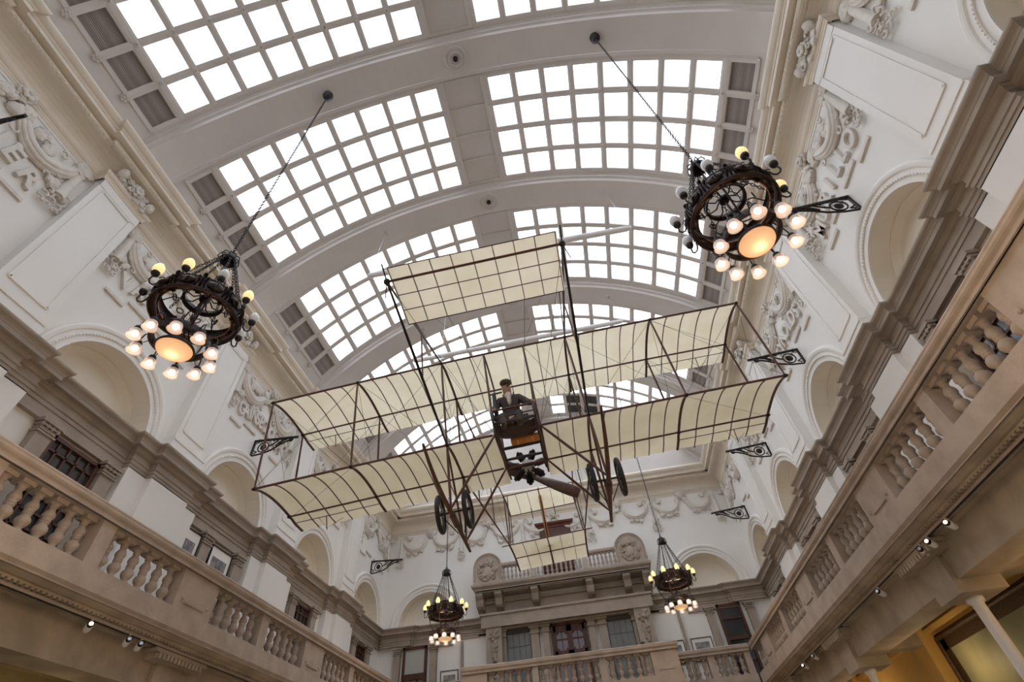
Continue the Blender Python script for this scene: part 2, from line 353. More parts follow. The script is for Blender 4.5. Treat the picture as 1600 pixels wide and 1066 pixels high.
def festoon(T, uc, word, readdir, label, seed, bars=True):
    R = random.Random(seed); root = empty('plaster_festoon', (0, 0, 0), label, 'wall ornament')
    for sg in (-1, 1):
        m = MB(T); P = lambda a: uc + sg * a
        drape(m, [(P(1.42), 11.92), (P(1.30), 11.58), (P(.95), 11.30), (P(.52), 11.42), (P(.10), 12.02)], .23)
        m.build('drape', ORN, root, True)
        m = MB(T); pendant(m, P(1.52), 11.85, 10.62, .24, R); m.build('pendant', ORN, root, True)
        for (a, z, s, n) in ((1.5, 11.95, .22, 5), (1.34, 11.1, .15, 3), (.62, 11.72, .2, 4), (.95, 11.62, .17, 3), (.6, 11.16, .12, 3), (.22, 11.72, .22, 5)):
            m = MB(T)
            for i in range(n):
                leaf(m, (P(a) + R.uniform(-.11, .11), .01, z + R.uniform(-.10, .10)), s * R.uniform(1.0, 1.5), R.uniform(0, 2 * pi))
            m.build('leaf_cluster', ORN, root, True)
        for (a, z) in ((1.12, 11.12), (1.3, 11.35), (.75, 11.7), (1.05, 11.85), (.35, 11.3)):
            m = MB(T); curl(m, (P(a), .01, z), .10, R.uniform(0, 6), sg); m.build('scroll', ORN, root, True)
    m = MB(T); flower(m, (uc, .05, 12.08), .21); blob_cluster(m, (uc, .03, 11.8), .18, 9, R)
    for i in range(5): leaf(m, (uc + R.uniform(-.2, .2), .02, 11.9 + R.uniform(-.2, .25)), .22, R.uniform(0, 6.28))
    m.build('flower', ORN, root, True)
    if word: letters(word, T, uc, readdir, root)
    if bars:
        m = MB(T)
        for sg in (-1, 1):
            m.box(*sorted((uc + sg * .76, uc + sg * 1.27)), 0, .05, 10.27, 10.34); m.box(*sorted((uc + sg * .12, uc + sg * .72)), 0, .05, 10.46, 10.53)
        m.build('underline_moulding', ORN, root)
    return root

def small_column(m, u, w=.15, d0=-.02, d1=.12, zt=7.33, zb=4.7):
    m.box(u - w, u + w, d0, d1, zb, zt - .22); m.box(u - w - .03, u + w + .03, d0, d1 + .03, zt - .25, zt - .22)
    m.box(u - w - .01, u + w + .01, d0, d1 + .01, zt - .19, zt - .14)
    m.box(u - w - .04, u + w + .04, d0, d1 + .04, zt - .12, zt - .09); m.box(u - w - .06, u + w + .06, d0, d1 + .06, zt - .06, zt)
    for k in (-1, -.33, .33, 1): m.ell((u + k * w, d1 + .02, zt - .1), (.035, .03, .05), 6, 4)

WIN = [0]
def window_small(T, u0, u1, z0, z1, nx, nz, glass=DARKG, frame=WOODD):
    WIN[0] += 1
    root = struct(empty('window_%d' % WIN[0], T((u0 + u1) / 2, 0, z0)))
    def T2(u, d, z):
        p = Vector(T(u, d, z)) - Vector(root.location); return tuple(p)
    m = MB(T2); f = .07
    for (a, b, c, e) in ((u0, u0 + f, z0, z1), (u1 - f, u1, z0, z1), (u0, u1, z0, z0 + f), (u0, u1, z1 - f, z1)): m.box(a, b, -.05, .05, c, e)
    for i in range(1, nx): x = u0 + (u1 - u0) * i / nx; m.box(x - .018, x + .018, -.03, .03, z0, z1)
    for i in range(1, nz): z = z0 + (z1 - z0) * i / nz; m.box(u0, u1, -.03, .03, z - .018, z + .018)
    m.build('window_frame', frame, root)
    m = MB(T2); m.box(u0, u1, -.02, -.01, z0, z1); m.build('window_glass', glass, root)
    return root

# ------------------------------------------------------------------ side walls
def side_wall(T, name, left):
    m = MB(T)
    edges = [YB] + [p for p in PC if p > YB] + [YE]
    us = [YB] + PC[:] + [YE]
    for k in range(len(us) - 1):
        a, b = us[k], us[k + 1]; c = a + 2.277 if k > 0 else b - 2.277
        if b - a < 3.0: continue
        archwall(m, a, b, c, 1.26, 8.22, 8.05, 13.5, .5)
    # lower wall
    m.quad((YB, -.05, 4.5), (YE + .4, -.05, 4.5), (YE + .4, -.05, 8.1), (YB, -.05, 8.1)); m.quad((YE, 0, 8.0), (YE + .4, 0, 8.0), (YE + .4, 0, 13.5), (YE, 0, 13.5))
    # closing skin behind
    m.box(YB, YE, -.9, -.8, 0, 14.2); m.quad((YB, -.05, 8.1), (YE, -.05, 8.1), (YE, -.85, 8.1), (YB, -.85, 8.1))
    wl = struct(m.build(name, PLASTER))
    for k in range(len(us) - 1):
        a, b = us[k], us[k + 1]; c = a + 2.277 if k > 0 else b - 2.277
        if b - a < 3.0: continue
        m = MB(T); niche(m, c, 1.26, 8.22, 8.05, 0, -.55, 1.10); m.build('arched_niche', NICHE, wl, True).data.polygons.foreach_set('use_smooth', [False] * len(wl.children[-1].data.polygons)) if False else m.build('arched_niche', NICHE, wl)
        m = MB(T); archivolt(m, c, 8.22, 8.08, ARCH)
        for i in range(60):
            t = pi * (i + .5) / 60; m.box(c - 1.38 * cos(t) - .012, c - 1.38 * cos(t) + .012, .045, .065, 8.22 + 1.38 * sin(t) - .012, 8.22 + 1.38 * sin(t) + .012)
        m.build('archivolt', PLASTER, wl)
    for c in PC:
        if c < -2: continue
        pilaster_up(T, c, wl)
        m = MB(T)
        for (h, d) in ((.58, .28), (1.08, .14)): m.box(c - h, c + h, -.1, d, 4.6, 7.5)
        m.build('lower_pilaster', PLASTER, wl)
        # carved corbel under the cornice
        R = random.Random(int(c * 10) + left); m = MB(T)
        m.ell((c - .42, .36, 12.52), (.1, .12, .16), 10, 6); m.ell((c + .42, .36, 12.44), (.1, .12, .16), 10, 6)
        flower(m, (c, .36, 12.46), .19)
        for i in range(16): leaf(m, (c + R.uniform(-.36, .36), .27 + R.uniform(0, .05), 12.42 + R.uniform(-.17, .17)), .2, R.uniform(0, 6.28))
        for i in range(4): curl(m, (c + (-.3 + .2 * i), .32, 12.42 + .08 * (-1) ** i), .09, i, 1)
        m.box(c - .46, c + .46, 0, .3, 12.28, 12.66)
        m.build('carved_corbel', ORN, wl, True)
    # trims
    m = MB(T); m.sweep(ENT, entpath(YB, YE + .3, PC, .60, .28, 1.10, .14))
    for b in BC + [PC[0] - 2.277]:
        m.box(b - 1.16, b + 1.16, -.1, .02, 7.36, 7.5); m.box(b - 1.16, b + 1.16, -.1, .05, 7.33, 7.38)
    return wl, m
wr, ment_r = side_wall(TR, 'wall_right', 0)
wl, ment_l = side_wall(TL, 'wall_left', 1)
struct(ment_r.build('trim_1', STONE)); struct(ment_l.build('trim_2', STONE))
def upper_cornice(T, u0, u1, cs, name):
    m = MB(T)
    p = [(u0, 0, 0)]
    for c in cs:
        for q in ((c - .56, 0, -1), (c - .56, .25, -1), (c + .56, .25, 1), (c + .56, 0, 1)):
            if u0 < q[0] < u1: p.append(q)
    p.append((u1, 0, 0)); m.sweep(WM, p)
    m.sweep(COVE, [(u0, 0, 0), (u1, 0, 0)])
    p = [(u0, 0, 0)]
    for c in cs:
        for q in ((c - .58, 0, -1), (c - .58, .10, -1), (c + .58, .10, 1), (c + .58, 0, 1)):
            if u0 < q[0] < u1: p.append(q)
    p.append((u1, 0, 0)); m.sweep(EGG, p)
    for x in rng(u0 + .05, u1, .10):
        e = .10 if any(abs(x - c) < .6 for c in cs) else 0
        m.ell((x, .455 + e, 12.69), (.034, .03, .045), 6, 4)
    return struct(m.build(name, CORN))
upper_cornice(TR, YB, YE, PC, 'trim_3'); upper_cornice(TL, YB, YE, PC, 'trim_4')
upper_cornice(TE, -HX, HX, [], 'trim_5')
# thin panel moulding line under the cornice of each bay
for T, nm in ((TR, 'trim_6'), (TL, 'trim_7')):
    m = MB(T)
    for b in BC[1:]:
        m.box(b - 1.72, b + 1.72, 0, .02, 12.0, 12.04)
    struct(m.build(nm, PLASTER))

# ------------------------------------------------------------------ end wall
m = MB(TE)
AR = 1.30
for (a, b, c) in ((-HX, -3.6, -5.8), (3.6, HX, 5.8)): archwall(m, a, b, c, 1.20, 8.25, 8.05, 13.5, .5)
m.quad((-3.6, 0, 7.5), (3.6, 0, 7.5), (3.6, 0, 13.5), (-3.6, 0, 13.5))
m.quad((-HX - .4, -.05, 0), (HX + .4, -.05, 0), (HX + .4, -.05, 8.06), (-HX - .4, -.05, 8.06)); m.box(-9, 9, -.9, -.8, 0, 18.5); m.quad((-HX, -.05, 8.06), (HX, -.05, 8.06), (HX, -.85, 8.06), (-HX, -.85, 8.06))
# tympanum above cornice
th = [radians(-57 + 114 * i / 40) for i in range(41)]
m.add([(-HX, .0, 13.4)] + [(RV * sin(t), .0, ZV + RV * cos(t) + .15) for t in th] + [(HX, .0, 13.4)], [tuple(range(43))])
we = struct(m.build('wall_end', PLASTER))
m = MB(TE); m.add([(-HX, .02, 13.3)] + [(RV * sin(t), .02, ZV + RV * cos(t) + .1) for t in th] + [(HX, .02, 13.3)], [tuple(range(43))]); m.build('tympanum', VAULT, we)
for c in (-5.8, 5.8):
    m = MB(TE); niche(m, c, 1.20, 8.25, 8.05, 0, -.55, 1.06); m.build('arched_niche', NICHE, we)
    m = MB(TE); archivolt(m, c, 8.25, 8.08, [(r * .965, d) for r, d in ARCH]); m.build('archivolt', PLASTER, we)
m = MB(TE); m.sweep(ENT, entpath(-HX - .1, -3.2, [-7.0], .6, .14, .7, .07)); m.sweep(ENT, entpath(3.2, HX + .1, [7.0], .6, .14, .7, .07))
for c in (-5.6, 5.6): m.box(c - .95, c + .95, -.1, .02, 7.33, 7.5); 
m.box(-3.4, 3.4, -.1, .44, 7.66, 8.14); m.box(-3.45, 3.45, -.1, .50, 8.06, 8.14); m.box(-3.4, 3.4, -.1, .48, 7.62, 7.68)
struct(m.build('trim_8', STONE))
# back wall and floor
m = MB(); m.box(-9, 9, YB - .2, YB, 0, 18.5); struct(m.build('wall_back', PLASTER))
m = MB(); m.box(-9.5, 9.5, YB, YE + 1, -.1, 0); struct(m.build('floor', FLOORM))

# ------------------------------------------------------------------ vaulted ceiling and skylights
D = 4.554; BAYS = [(4.32 + D * k, 7.60 + D * k) for k in range(-3, 4)]
T0, T1, T2_, T3 = radians(4.2), radians(46.9), radians(51.7), radians(57.2)
m = MB()
def arcs(t0, t1, n): return [t0 + (t1 - t0) * i / n for i in range(n + 1)]
# ribs
ribs = [(BAYS[k][1], BAYS[k + 1][0]) for k in range(len(BAYS) - 1)]
ribs = [(YB, BAYS[0][0])] + ribs + [(BAYS[-1][1], YE + .05)]
cg = MB(); cg_list = []
for (a, b) in ribs:
    prof = [(a, RV + .25), (a, RV), (a + .06, RV), (a + .08, RV - .05), (a + .13, RV - .07), (a + .14, RV - .15), (a + .20, RV - .17), (a + .22, RV - .20), (a + .24, RV - .26), (b - .24, RV - .26), (b - .22, RV - .20), (b - .20, RV - .17), (b - .14, RV - .15), (b - .13, RV - .07), (b - .08, RV - .05), (b - .06, RV), (b, RV), (b, RV + .25)]
    m.grid([[vp(t, y, r) for (y, r) in prof] for t in arcs(-T3, T3, 60)])
for (a, b) in BAYS:
    for sg in (-1, 1):
        for (t0, t1) in ((T2_, T3),):
            m.grid([[vp(sg * t, y) for y in (a, b)] for t in arcs(t0, t1, 4)])
    m.grid([[vp(t, y, RV + .02) for y in (a, b)] for t in arcs(-T0, T0, 4)])
    for i in range(5):
        y = a + (b - a) * i / 4; m.grid([[vp(t, yy, r) for (yy, r) in ((y - .045, RV + .02), (y - .04, RV - .02), (y + .04, RV - .02), (y + .045, RV + .02))] for t in arcs(-T0, T0, 2)])
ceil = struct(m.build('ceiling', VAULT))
# medallions at the crown of each rib
for (a, b) in ribs[1:-1]:
    c = (a + b) / 2; m = MB(); m.torus(.30, .035, (0, c, ZV + RV - .27), 28, 6); m.torus(.17, .03, (0, c, ZV + RV - .28), 24, 6); m.lathe([(.3, -.26), (.12, -.28), (.0, -.28)], 24, (0, c, ZV + RV)); m.build('crown_medallion', VAULT, ceil, True)
    m = MB(); m.lathe([(.075, -.27), (.075, -.34), (.04, -.35), (0, -.35)], 12, (0, c, ZV + RV)); m.build('crown_socket', IRON, ceil, True)
WIN[0] = 0
for bi, (a, b) in enumerate(BAYS):
    for sg in (-1, 1):
        WIN[0] += 1; nm = 'window_%d' % WIN[0]
        m = MB(); N = 8; K = 4
        ths = [T0 + (T1 - T0) * i / N for i in range(N + 1)]
        for i, t in enumerate(ths):
            wd = .085 if 0 < i < N else .115; dt = wd / RV
            m.grid([[vp(sg * (t + u), y, r) for (u, r) in ((-dt, RV + .05), (-dt, RV - .03), (-dt * .4, RV - .05), (dt * .4, RV - .05), (dt, RV - .03), (dt, RV + .05))] for y in (a, b)])
        for i in range(K + 1):
            y = a + (b - a) * i / K; hw = .082
            m.grid([[vp(sg * t, yy, r) for (yy, r) in ((y - hw, RV + .05), (y - hw, RV - .03), (y, RV - .045), (y + hw, RV - .03), (y + hw, RV + .05))] for t in arcs(T0, T2_, 18)])
        dt = .05 / RV
        m.grid([[vp(sg * (T2_ + u), y, r) for (u, r) in ((-dt, RV + .05), (-dt, RV - .03), (dt, RV - .03), (dt, RV))] for y in (a, b)])
        for i in range(1, K):
            y = a + (b - a) * i / K
            for t in ths: 
                p = vp(sg * t, y, RV - .065); m.torus(.035, .012, p, 10, 5, Matrix.Rotation(sg * t, 3, 'Y'))
            p = Vector(vp(sg * (T2_ + radians(.6)), y, RV - .05))
            for k in range(6): m.ell(tuple(p + Matrix.Rotation(sg * T2_, 3, 'Y') @ Vector((.06 * cos(k * pi / 3), .06 * sin(k * pi / 3), 0))), (.035, .035, .035), 6, 4)
            m.ell(tuple(p), (.04, .04, .04), 6, 4)
        root = struct(m.build(nm, VAULT)); root.name = nm
        m = MB(); m.grid([[vp(sg * t, y, RV + .02) for y in (a, b)] for t in arcs(T0, T1, 16)]); m.build('window_glass', PANE, root)
        m = MB()
        for i in range(K):
            y0 = a + (b - a) * i / K + .04; y1 = a + (b - a) * (i + 1) / K - .04
            m.grid([[vp(sg * t, y, RV + .03) for y in (y0, y1)] for t in arcs(T1, T2_, 2)])
        m.build('vent_grille', GRILLE, root)
        if bi == len(BAYS) - 1 and sg == 1:
            m = MB(); m.grid([[vp(t, y, RV + .015) for y in ((a + b) / 2, b)] for t in arcs(ths[1], ths[3], 3)]); m.build('dark_blind', SHUTTER, root)

# ------------------------------------------------------------------ festoons with painters' names, iron brackets
fest = [(TR, BC[1], 'RUBENS', -1), (TR, BC[2], 'MURILLO', -1), (TR, BC[3], 'REYNOLDS', -1), (TR, BC[4], 'LEONARDO', -1), (TR, BC[5], '', -1),
        (TL, BC[1], 'TURNER', 1), (TL, BC[2], 'VANDYCK', 1), (TL, BC[3], 'GAINSBOROUGH', 1), (TL, BC[4], '', 1), (TL, BC[5], '', 1)]
flab = ['stucco festoon of drapery and fruit on the right wall, cut by the top picture edge',
        'white stucco festoon on the right wall with raised lettering MURILLO under it',
        'white stucco festoon on the right wall with raised lettering REYNOLDS under it',
        'white stucco festoon with raised lettering LEONARDO, behind the right tip of the upper wing',
        'small far stucco festoon on the right wall beside the end wall corner',
        'white stucco festoon on the left wall with raised lettering ending in ER',
        'white stucco festoon on the left wall above the left chandelier, lettering starting with V',
        'white stucco festoon on the left wall with raised lettering GAINSBOROUGH beside the left wing tips',
        'stucco festoon on the left wall seen between the left tips of the two wings',
        'small far stucco festoon on the left wall beside the end wall corner']
for i, (T, u, wd, rd) in enumerate(fest):
    if wd == 'RUBENS': wd = ''
    festoon(T, u, wd, rd, flab[i], 100 + i)
# garland frieze of the end wall
root = empty('garland_frieze', (0, 0, 0), 'long stucco frieze of garlands and bows across the end wall under the cornice', 'wall ornament')
R = random.Random(5)
knots = [(-7.2, 11.95, 'b'), (-5.8, 12.1, 'f'), (-4.35, 11.95, 'b'), (-3.0, 12.1, 'f'), (-1.5, 11.9, 'b'), (0, 12.1, 'f'), (1.5, 11.9, 'b'), (3.0, 12.1, 'f'), (4.4, 11.95, 'b'), (5.85, 12.1, 'f'), (7.15, 11.95, 'b')]
for (a, b) in zip(knots, knots[1:]):
    m = MB(TE); mu = (a[0] + b[0]) / 2; drape(m, [(a[0] + .1, a[1] - .1), (mu - .35, 11.5), (mu + .02, 11.36), (mu + .35, 11.5), (b[0] - .1, b[1] - .1)], .19)
    m.build('garland', ORN, root, True)
    m = MB(TE)
    for i in range(7): leaf(m, (mu + R.uniform(-.35, .35), .01, 11.22 + R.uniform(-.08, .1)), .2, R.uniform(0, 6.28))
    for i in range(3): curl(m, (mu + R.uniform(-.4, .4), .01, 11.2), .08, R.uniform(0, 6), 1, .022)
    m.build('leaf_cluster', ORN, root, True)
for (u, z, k) in knots:
    m = MB(TE)
    if k == 'f':
        flower(m, (u, .04, z - .05), .2)
        for i in range(7): leaf(m, (u + R.uniform(-.25, .25), .01, z - .05 + R.uniform(-.3, .2)), .24, R.uniform(0, 6.28))
    else:
        for sg in (-1, 1):
            curl(m, (u + sg * .2, .02, z + .02), .13, 0 if sg > 0 else pi, sg, .03); leaf(m, (u + sg * .42, .01, z - .05), .25, sg * .4)
        pendant(m, u + .05, z - .05, z - 1.35, .2, R)
    m.build('rosette' if k == 'f' else 'bow_with_pendant', ORN, root, True)

def bracket(T, u, label):
    P0 = Vector(T(u, 0, 9.86)); root = empty('iron_wall_bracket', P0, label, 'iron bracket')
    T2 = lambda a, d, z: tuple(Vector(T(u + a, d, 9.86 + z)) - P0)
    m = MB(T2); m.bar((0, .02, -.02), (0, .02, .50), .045, .045, (1, 0, 0)); m.bar((0, .0, .48), (0, 1.36, .40), .04, .05, (0, 0, 1)); m.build('arm', IRON, root)
    m = MB(T2); m.torus(.15, .022, (0, .33, .22), 24, 6, Matrix.Rotation(pi / 2, 3, 'X') @ Matrix.Rotation(pi / 2, 3, 'Y') if T is TE else Matrix.Rotation(pi / 2, 3, 'X'))
    pts = [(0, .04, .02), (0, .35, .0), (0, .62, .08), (0, .84, .23), (0, 1.02, .31), (0, 1.2, .33)]
    m.tube(pts, .02, 6)
    m.v and None
    for (c, r) in (((.0, .33, .22), .095), ): m.ell(c, (.02, r, r), 12, 8)
    m.tube([(0, .48, .22), (0, .62, .28), (0, .74, .38), (0, .66, .43), (0, .58, .38)], .018, 6)
    m.tube([(0, .80, .28), (0, .92, .37), (0, 1.0, .40)], .02, 6)
    m.tube([(0, .10, .40), (0, .16, .44), (0, .10, .47)], .015, 5); m.tube([(0, .08, .06), (0, .15, .10), (0, .08, .14)], .015, 5)
    ring = [(0, 1.16 + .05 * cos(a * pi / 5), .34 + .05 * sin(a * pi / 5)) for a in range(11)]; m.tube(ring, .014, 5)
    m.build('scrollwork', IRON, root)
    return root
# ring drawn in the plane of the bracket for side walls
brl = [('R', BC[2], 'black iron scroll bracket under the MURILLO lettering, right wall nearest'), ('R', BC[3], 'black iron scroll bracket under the REYNOLDS lettering on the right wall'),
       ('R', BC[4], 'black iron scroll bracket just under the right tip of the lower wing'), ('R', BC[5], 'farthest black iron bracket on the right wall, near the end wall'),
       ('L', BC[1], 'black iron bracket cut by the left picture edge beside the ER lettering'), ('L', BC[3], 'black iron scroll bracket on the left wall between the left wing tips'),
       ('L', BC[5], 'farthest black iron bracket on the left wall, near the end wall')]
def bracket2(side, u, label):
    sx = 1 if side == 'R' else -1; root = empty('iron_wall_bracket', (sx * HX, u, 9.86), label, 'iron bracket')
    T2 = lambda a, d, z: (-sx * d, a, z)
    m = MB(T2); m.bar((0, .02, -.04), (0, .02, .50), .05, .05, (1, 0, 0)); m.bar((0, .0, .48), (0, 1.36, .38), .05, .05, (0, 0, 1)); m.build('arm', IRON, root)
    m = MB(T2)
    m.tube([(0, .33 + .16 * cos(a * pi / 10), .22 + .16 * sin(a * pi / 10)) for a in range(21)], .018, 6)
    m.ell((0, .33, .22), (.03, .095, .095), 12, 8)
    m.tube([(0, .04, -.02), (0, .35, -.0), (0, .62, .08), (0, .84, .22), (0, 1.02, .30), (0, 1.2, .33)], .024, 6)
    m.tube([(0, .50, .22), (0, .62, .28), (0, .74, .38), (0, .66, .42), (0, .60, .37)], .02, 6)
    m.tube([(0, .78, .26), (0, .92, .36), (0, 1.02, .39)], .03, 6); m.tube([(0, .70, .20), (0, .82, .30), (0, .9, .40)], .02, 6)
    m.tube([(0, .07, .38), (0, .15, .42), (0, .08, .46)], .016, 5); m.tube([(0, .08, .04), (0, .17, .09), (0, .07, .14)], .018, 5)
    m.tube([(0, 1.15 + .06 * cos(a * pi / 5), .33 + .06 * sin(a * pi / 5)) for a in range(11)], .016, 5)
    m.build('scrollwork', IRON, root)
for a in brl: bracket2(*a)

# ------------------------------------------------------------------ galleries and balustrades
WP = [-.80, 3.93, 8.66, 13.42, 18.25]; TP = [1.56, 6.27, 11.0, 15.80]
BAL = [(.062, 0), (.075, .02), (.075, .045), (.05, .055), (.046, .075), (.055, .10), (.085, .145), (.095, .185), (.085, .225), (.058, .262), (.052, .275), (.066, .285), (.066, .30), (.052, .31), (.066, .32), (.066, .335), (.054, .345), (.075, .375), (.083, .41), (.072, .45), (.048, .495), (.042, .53), (.056, .54), (.056, .555), (.046, .565), (.062, .59), (.085, .605)]
bm = MB(); bm.box(-.095, .095, -.095, .095, 0, .04); bm.lathe([(r, .03 + z * .93) for r, z in BAL], 14); bm.box(-.10, .10, -.10, .10, .59, .65)
bal0 = bm.build('baluster', STONE2); BALME = bal0.data; bpy.data.objects.remove(bal0)
sm = BALME.attributes.new('sharp_face', 'BOOLEAN', 'FACE') if False else None
for p in BALME.polygons: p.use_smooth = len(p.vertices) == 4 and p.index >= 6 and p.index < len(BALME.polygons) - 6
def balusters(root, pts, sc=1.0, zs=1.0):
    for p in pts:
        o = bpy.data.objects.new('baluster', BALME); COL.objects.link(o); o.parent = root; o.location = p; o.scale = (sc, sc, zs)
RAILP = [(.0, 5.60), (-.02, 5.60), (.03, 5.60), (.03, 5.63), (.015, 5.645), (.015, 5.665), (.05, 5.69), (.065, 5.715), (.065, 5.745), (.05, 5.755), (.06, 5.78), (.05, 5.80), (.03, 5.812), (-.40, 5.812), (-.40, 5.60), (0, 5.60)]
BASEP = [(-.40, 4.95), (.0, 4.95), (.0, 4.93), (.02, 4.93), (.02, 4.64), (-.02, 4.60), (-.02, 4.58)]
SOFP = [(-.02, 4.60), (-.05, 4.60), (-.05, 4.585), (-.08, 4.56), (-.13, 4.535), (-.17, 4.53), (-.17, 4.50), (-.30, 4.50), (-.30, 4.48), (-.33, 4.46), (-.38, 4.45), (-.38, 4.43), (-.50, 4.43), (-.50, 3.90), (-1.05, 3.90), (-1.05, 4.43), (-1.9, 4.43)]
def side_balustrade(T, label, name_n):
    # frame: d measured from the hall-side face x = 6.11
    root = empty('stone_balustrade', (0, 0, 0), label, 'balustrade')
    m = MB(T); m.sweep(RAILP, [(-3.0, 0, 0), (20.1, 0, 0)]); m.build('hand_rail', STONE2, root)
    m = MB(T); m.sweep(BASEP, [(-3.0, 0, 0), (20.1, 0, 0)]); m.box(-3, 20.1, -1.9, -.02, 4.6, 4.64); m.build('plinth', STONE2, root)
    prev = None; allp = sorted([(w_, .52) for w_ in WP] + [(t, .14) for t in TP])
    for (c, h) in allp:
        m = MB(T); m.box(c - h, c + h, -.38, -.035, 4.95, 5.6)
        if h > .3:
            m.box(c - .27, c + .27, -.035, -.01, 5.075, 5.10); m.box(c - .27, c + .27, -.035, -.02, 5.10, 5.112)
            for k in (-.36, .36): m.ell((c + k, -.03, 5.15), (.04, .03, .04), 8, 5)
        m.build('pier', STONE2, root)
    for (a, b) in zip(allp, allp[1:]):
        g0 = a[0] + a[1]; g1 = b[0] - b[1]; n = max(1, round((g1 - g0) / .285))
        if g1 < 2: continue
        balusters(root, [T(g0 + (g1 - g0) * (i + .5) / n, -.21, 4.95) for i in range(n)], 1.0, 1.0)
    g0 = WP[-1] + .52; n = 4
    balusters(root, [T(g0 + (20.0 - g0) * (i + .5) / n, -.21, 4.95) for i in range(n)])
    # beam and soffit under the gallery
    m = MB(T); m.sweep(SOFP, [(-3.0, 0, 0), (20.3, 0, 0)])
    for y in rng(-1, 20, .09): m.box(y, y + .05, -.30, -.17, 4.475, 4.50)
    o = struct(m.build('trim_%d' % name_n, STONE3))
    m = MB(T)
    for c in (-.4, 4.35, 9.1, 13.85, 18.6):
        m.box(c - .62, c + .62, -1.1, -.30, 4.26, 4.43); m.box(c - .70, c + .70, -1.15, -.24, 4.36, 4.42)
        for y in rng(c - .6, c + .6, .1): m.box(y, y + .06, -1.0, -.22, 4.27, 4.35)
        m.box(c - .34, c + .34, -1.1, -.42, 3.72, 4.26)
        m.box(c - .2, c + .2, -3.0, -1.05, 4.0, 4.45)
    m.build('beam_capital', STONE3, o)
    return root
GX = 6.11
TGR = lambda u, d, z: (GX - d, u, z)
TGL = lambda u, d, z: (-GX + d, u, z)
side_balustrade(TGR, 'long stone balustrade of the right side gallery', 9)
side_balustrade(TGL, 'long stone balustrade of the left side gallery', 10)
# end gallery
TEB = lambda u, d, z: (u, 20.08 - d, z)
root = empty('stone_balustrade', (0, 0, 0), 'stone balustrade of the end gallery, stepping forward in the middle', 'balustrade')
for (prof, nm) in ((RAILP, 'hand_rail'), (BASEP, 'plinth')):
    m = MB(TEB); m.sweep(prof, [(-6.03, 0, 0), (-3.5, 0, -1), (-3.5, 1.58, -1), (3.5, 1.58, 1), (3.5, 0, 1), (6.03, 0, 0)]); 
    m.build(nm, STONE2, root)
for (c, h, d) in ((-3.12, .42, 1.58), (3.06, .42, 1.58), (-1.1, .1, 1.58), (1.1, .1, 1.58), (4.72, .12, 0), (-4.72, .12, 0), (-5.92, .10, 0), (5.92, .10, 0)):
    m = MB(TEB); m.box(c - h, c + h, d - .38, d - .035, 4.95, 5.6)
    if h > .3: m.box(c - .25, c + .25, d - .035, d - .01, 5.08, 5.10)
    m.build('pier', STONE2, root)
for (a, b, d, n) in ((-2.7, -1.2, 1.58, 5), (-1.0, 1.0, 1.58, 8), (1.2, 2.64, 1.58, 5), (3.55, 4.6, 0, 4), (4.84, 5.83, 0, 4), (-4.6, -3.55, 0, 4), (-5.83, -4.84, 0, 4)):
    balusters(root, [TEB(a + (b - a) * (i + .5) / n, d - .21, 4.95) for i in range(n)])
m = MB(); m.box(-3.5, 3.5, 18.5, 21.6, 4.45, 4.62); m.box(-7.8, 7.8, 20.08, 21.6, 4.45, 4.62); struct(m.build('trim_11', STONE3))
# side-gallery lower walls (ochre aisles)
for sx, n in ((1, 12), (-1, 13)):
    m = MB(); x0, x1 = sorted((sx * 8.35, sx * 8.5)); m.box(x0, x1, YB, 20.5, 0, 4.44)
    for y in (3.8, 9.0, 13.9, 18.6): a, b = sorted((sx * 8.1, sx * 8.36)); m.box(y - .3, y + .3, a, b, 0, 0) if False else m.box(a, b, y - .28, y + .28, 0, 4.44)
    a, b = sorted((sx * 8.22, sx * 8.36)); m.box(a, b, YB, 20.5, 4.18, 4.26)
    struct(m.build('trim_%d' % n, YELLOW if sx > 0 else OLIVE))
m = MB(); m.box(-9, 9, 20.6, 20.8, 0, 4.45); struct(m.build('trim_14', YELLOW))
# big framed painting in the right aisle
root = empty('framed_painting', (8.33, 11.3, 2.6), 'large dark-framed oil painting on the ochre wall under the right gallery', 'painting')
m = MB(); y0, y1, z0, z1 = -2.1, 2.1, -1.6, 1.5
for (a, b, c, e) in ((y0, y1, z1 - .3, z1), (y0, y1, z0, z0 + .3), (y0, y0 + .3, z0, z1), (y1 - .3, y1, z0, z1)):
    m.box(-.06, 0, a, b, c, e); m.box(-.11, -.05, a + .0, b - .0, c + .04, e - .2 if e - c < .5 else e) if False else None
fr = [(y0 + .08, z0 + .08), (y1 - .08, z0 + .08), (y1 - .08, z1 - .08), (y0 + .08, z1 - .08)]
for i in range(4): a = fr[i]; b = fr[(i + 1) % 4]; m.tube([(-.08, a[0], a[1]), (-.08, b[0], b[1])], .05, 8)
m.build('frame', GILT, root)
m = MB(); m.box(-.035, -.02, y0 + .28, y1 - .28, z0 + .28, z1 - .28); m.build('canvas', CANVASP, root)
# white poles
for i, (y, lb) in enumerate(((9.1, 'white round steel column under the right gallery at the bottom right'), (13.85, 'second white column under the right gallery, farther away'), )):
    m = MB(); m.lathe([(.0, 3.72), (.12, 3.72), (.12, 3.66), (.085, 3.62), (.085, .05), (.13, .03), (.13, 0), (0, 0)], 20, (6.85, y, 0)); tag(m.build('column', WHITE, None, True), lb, 'column')

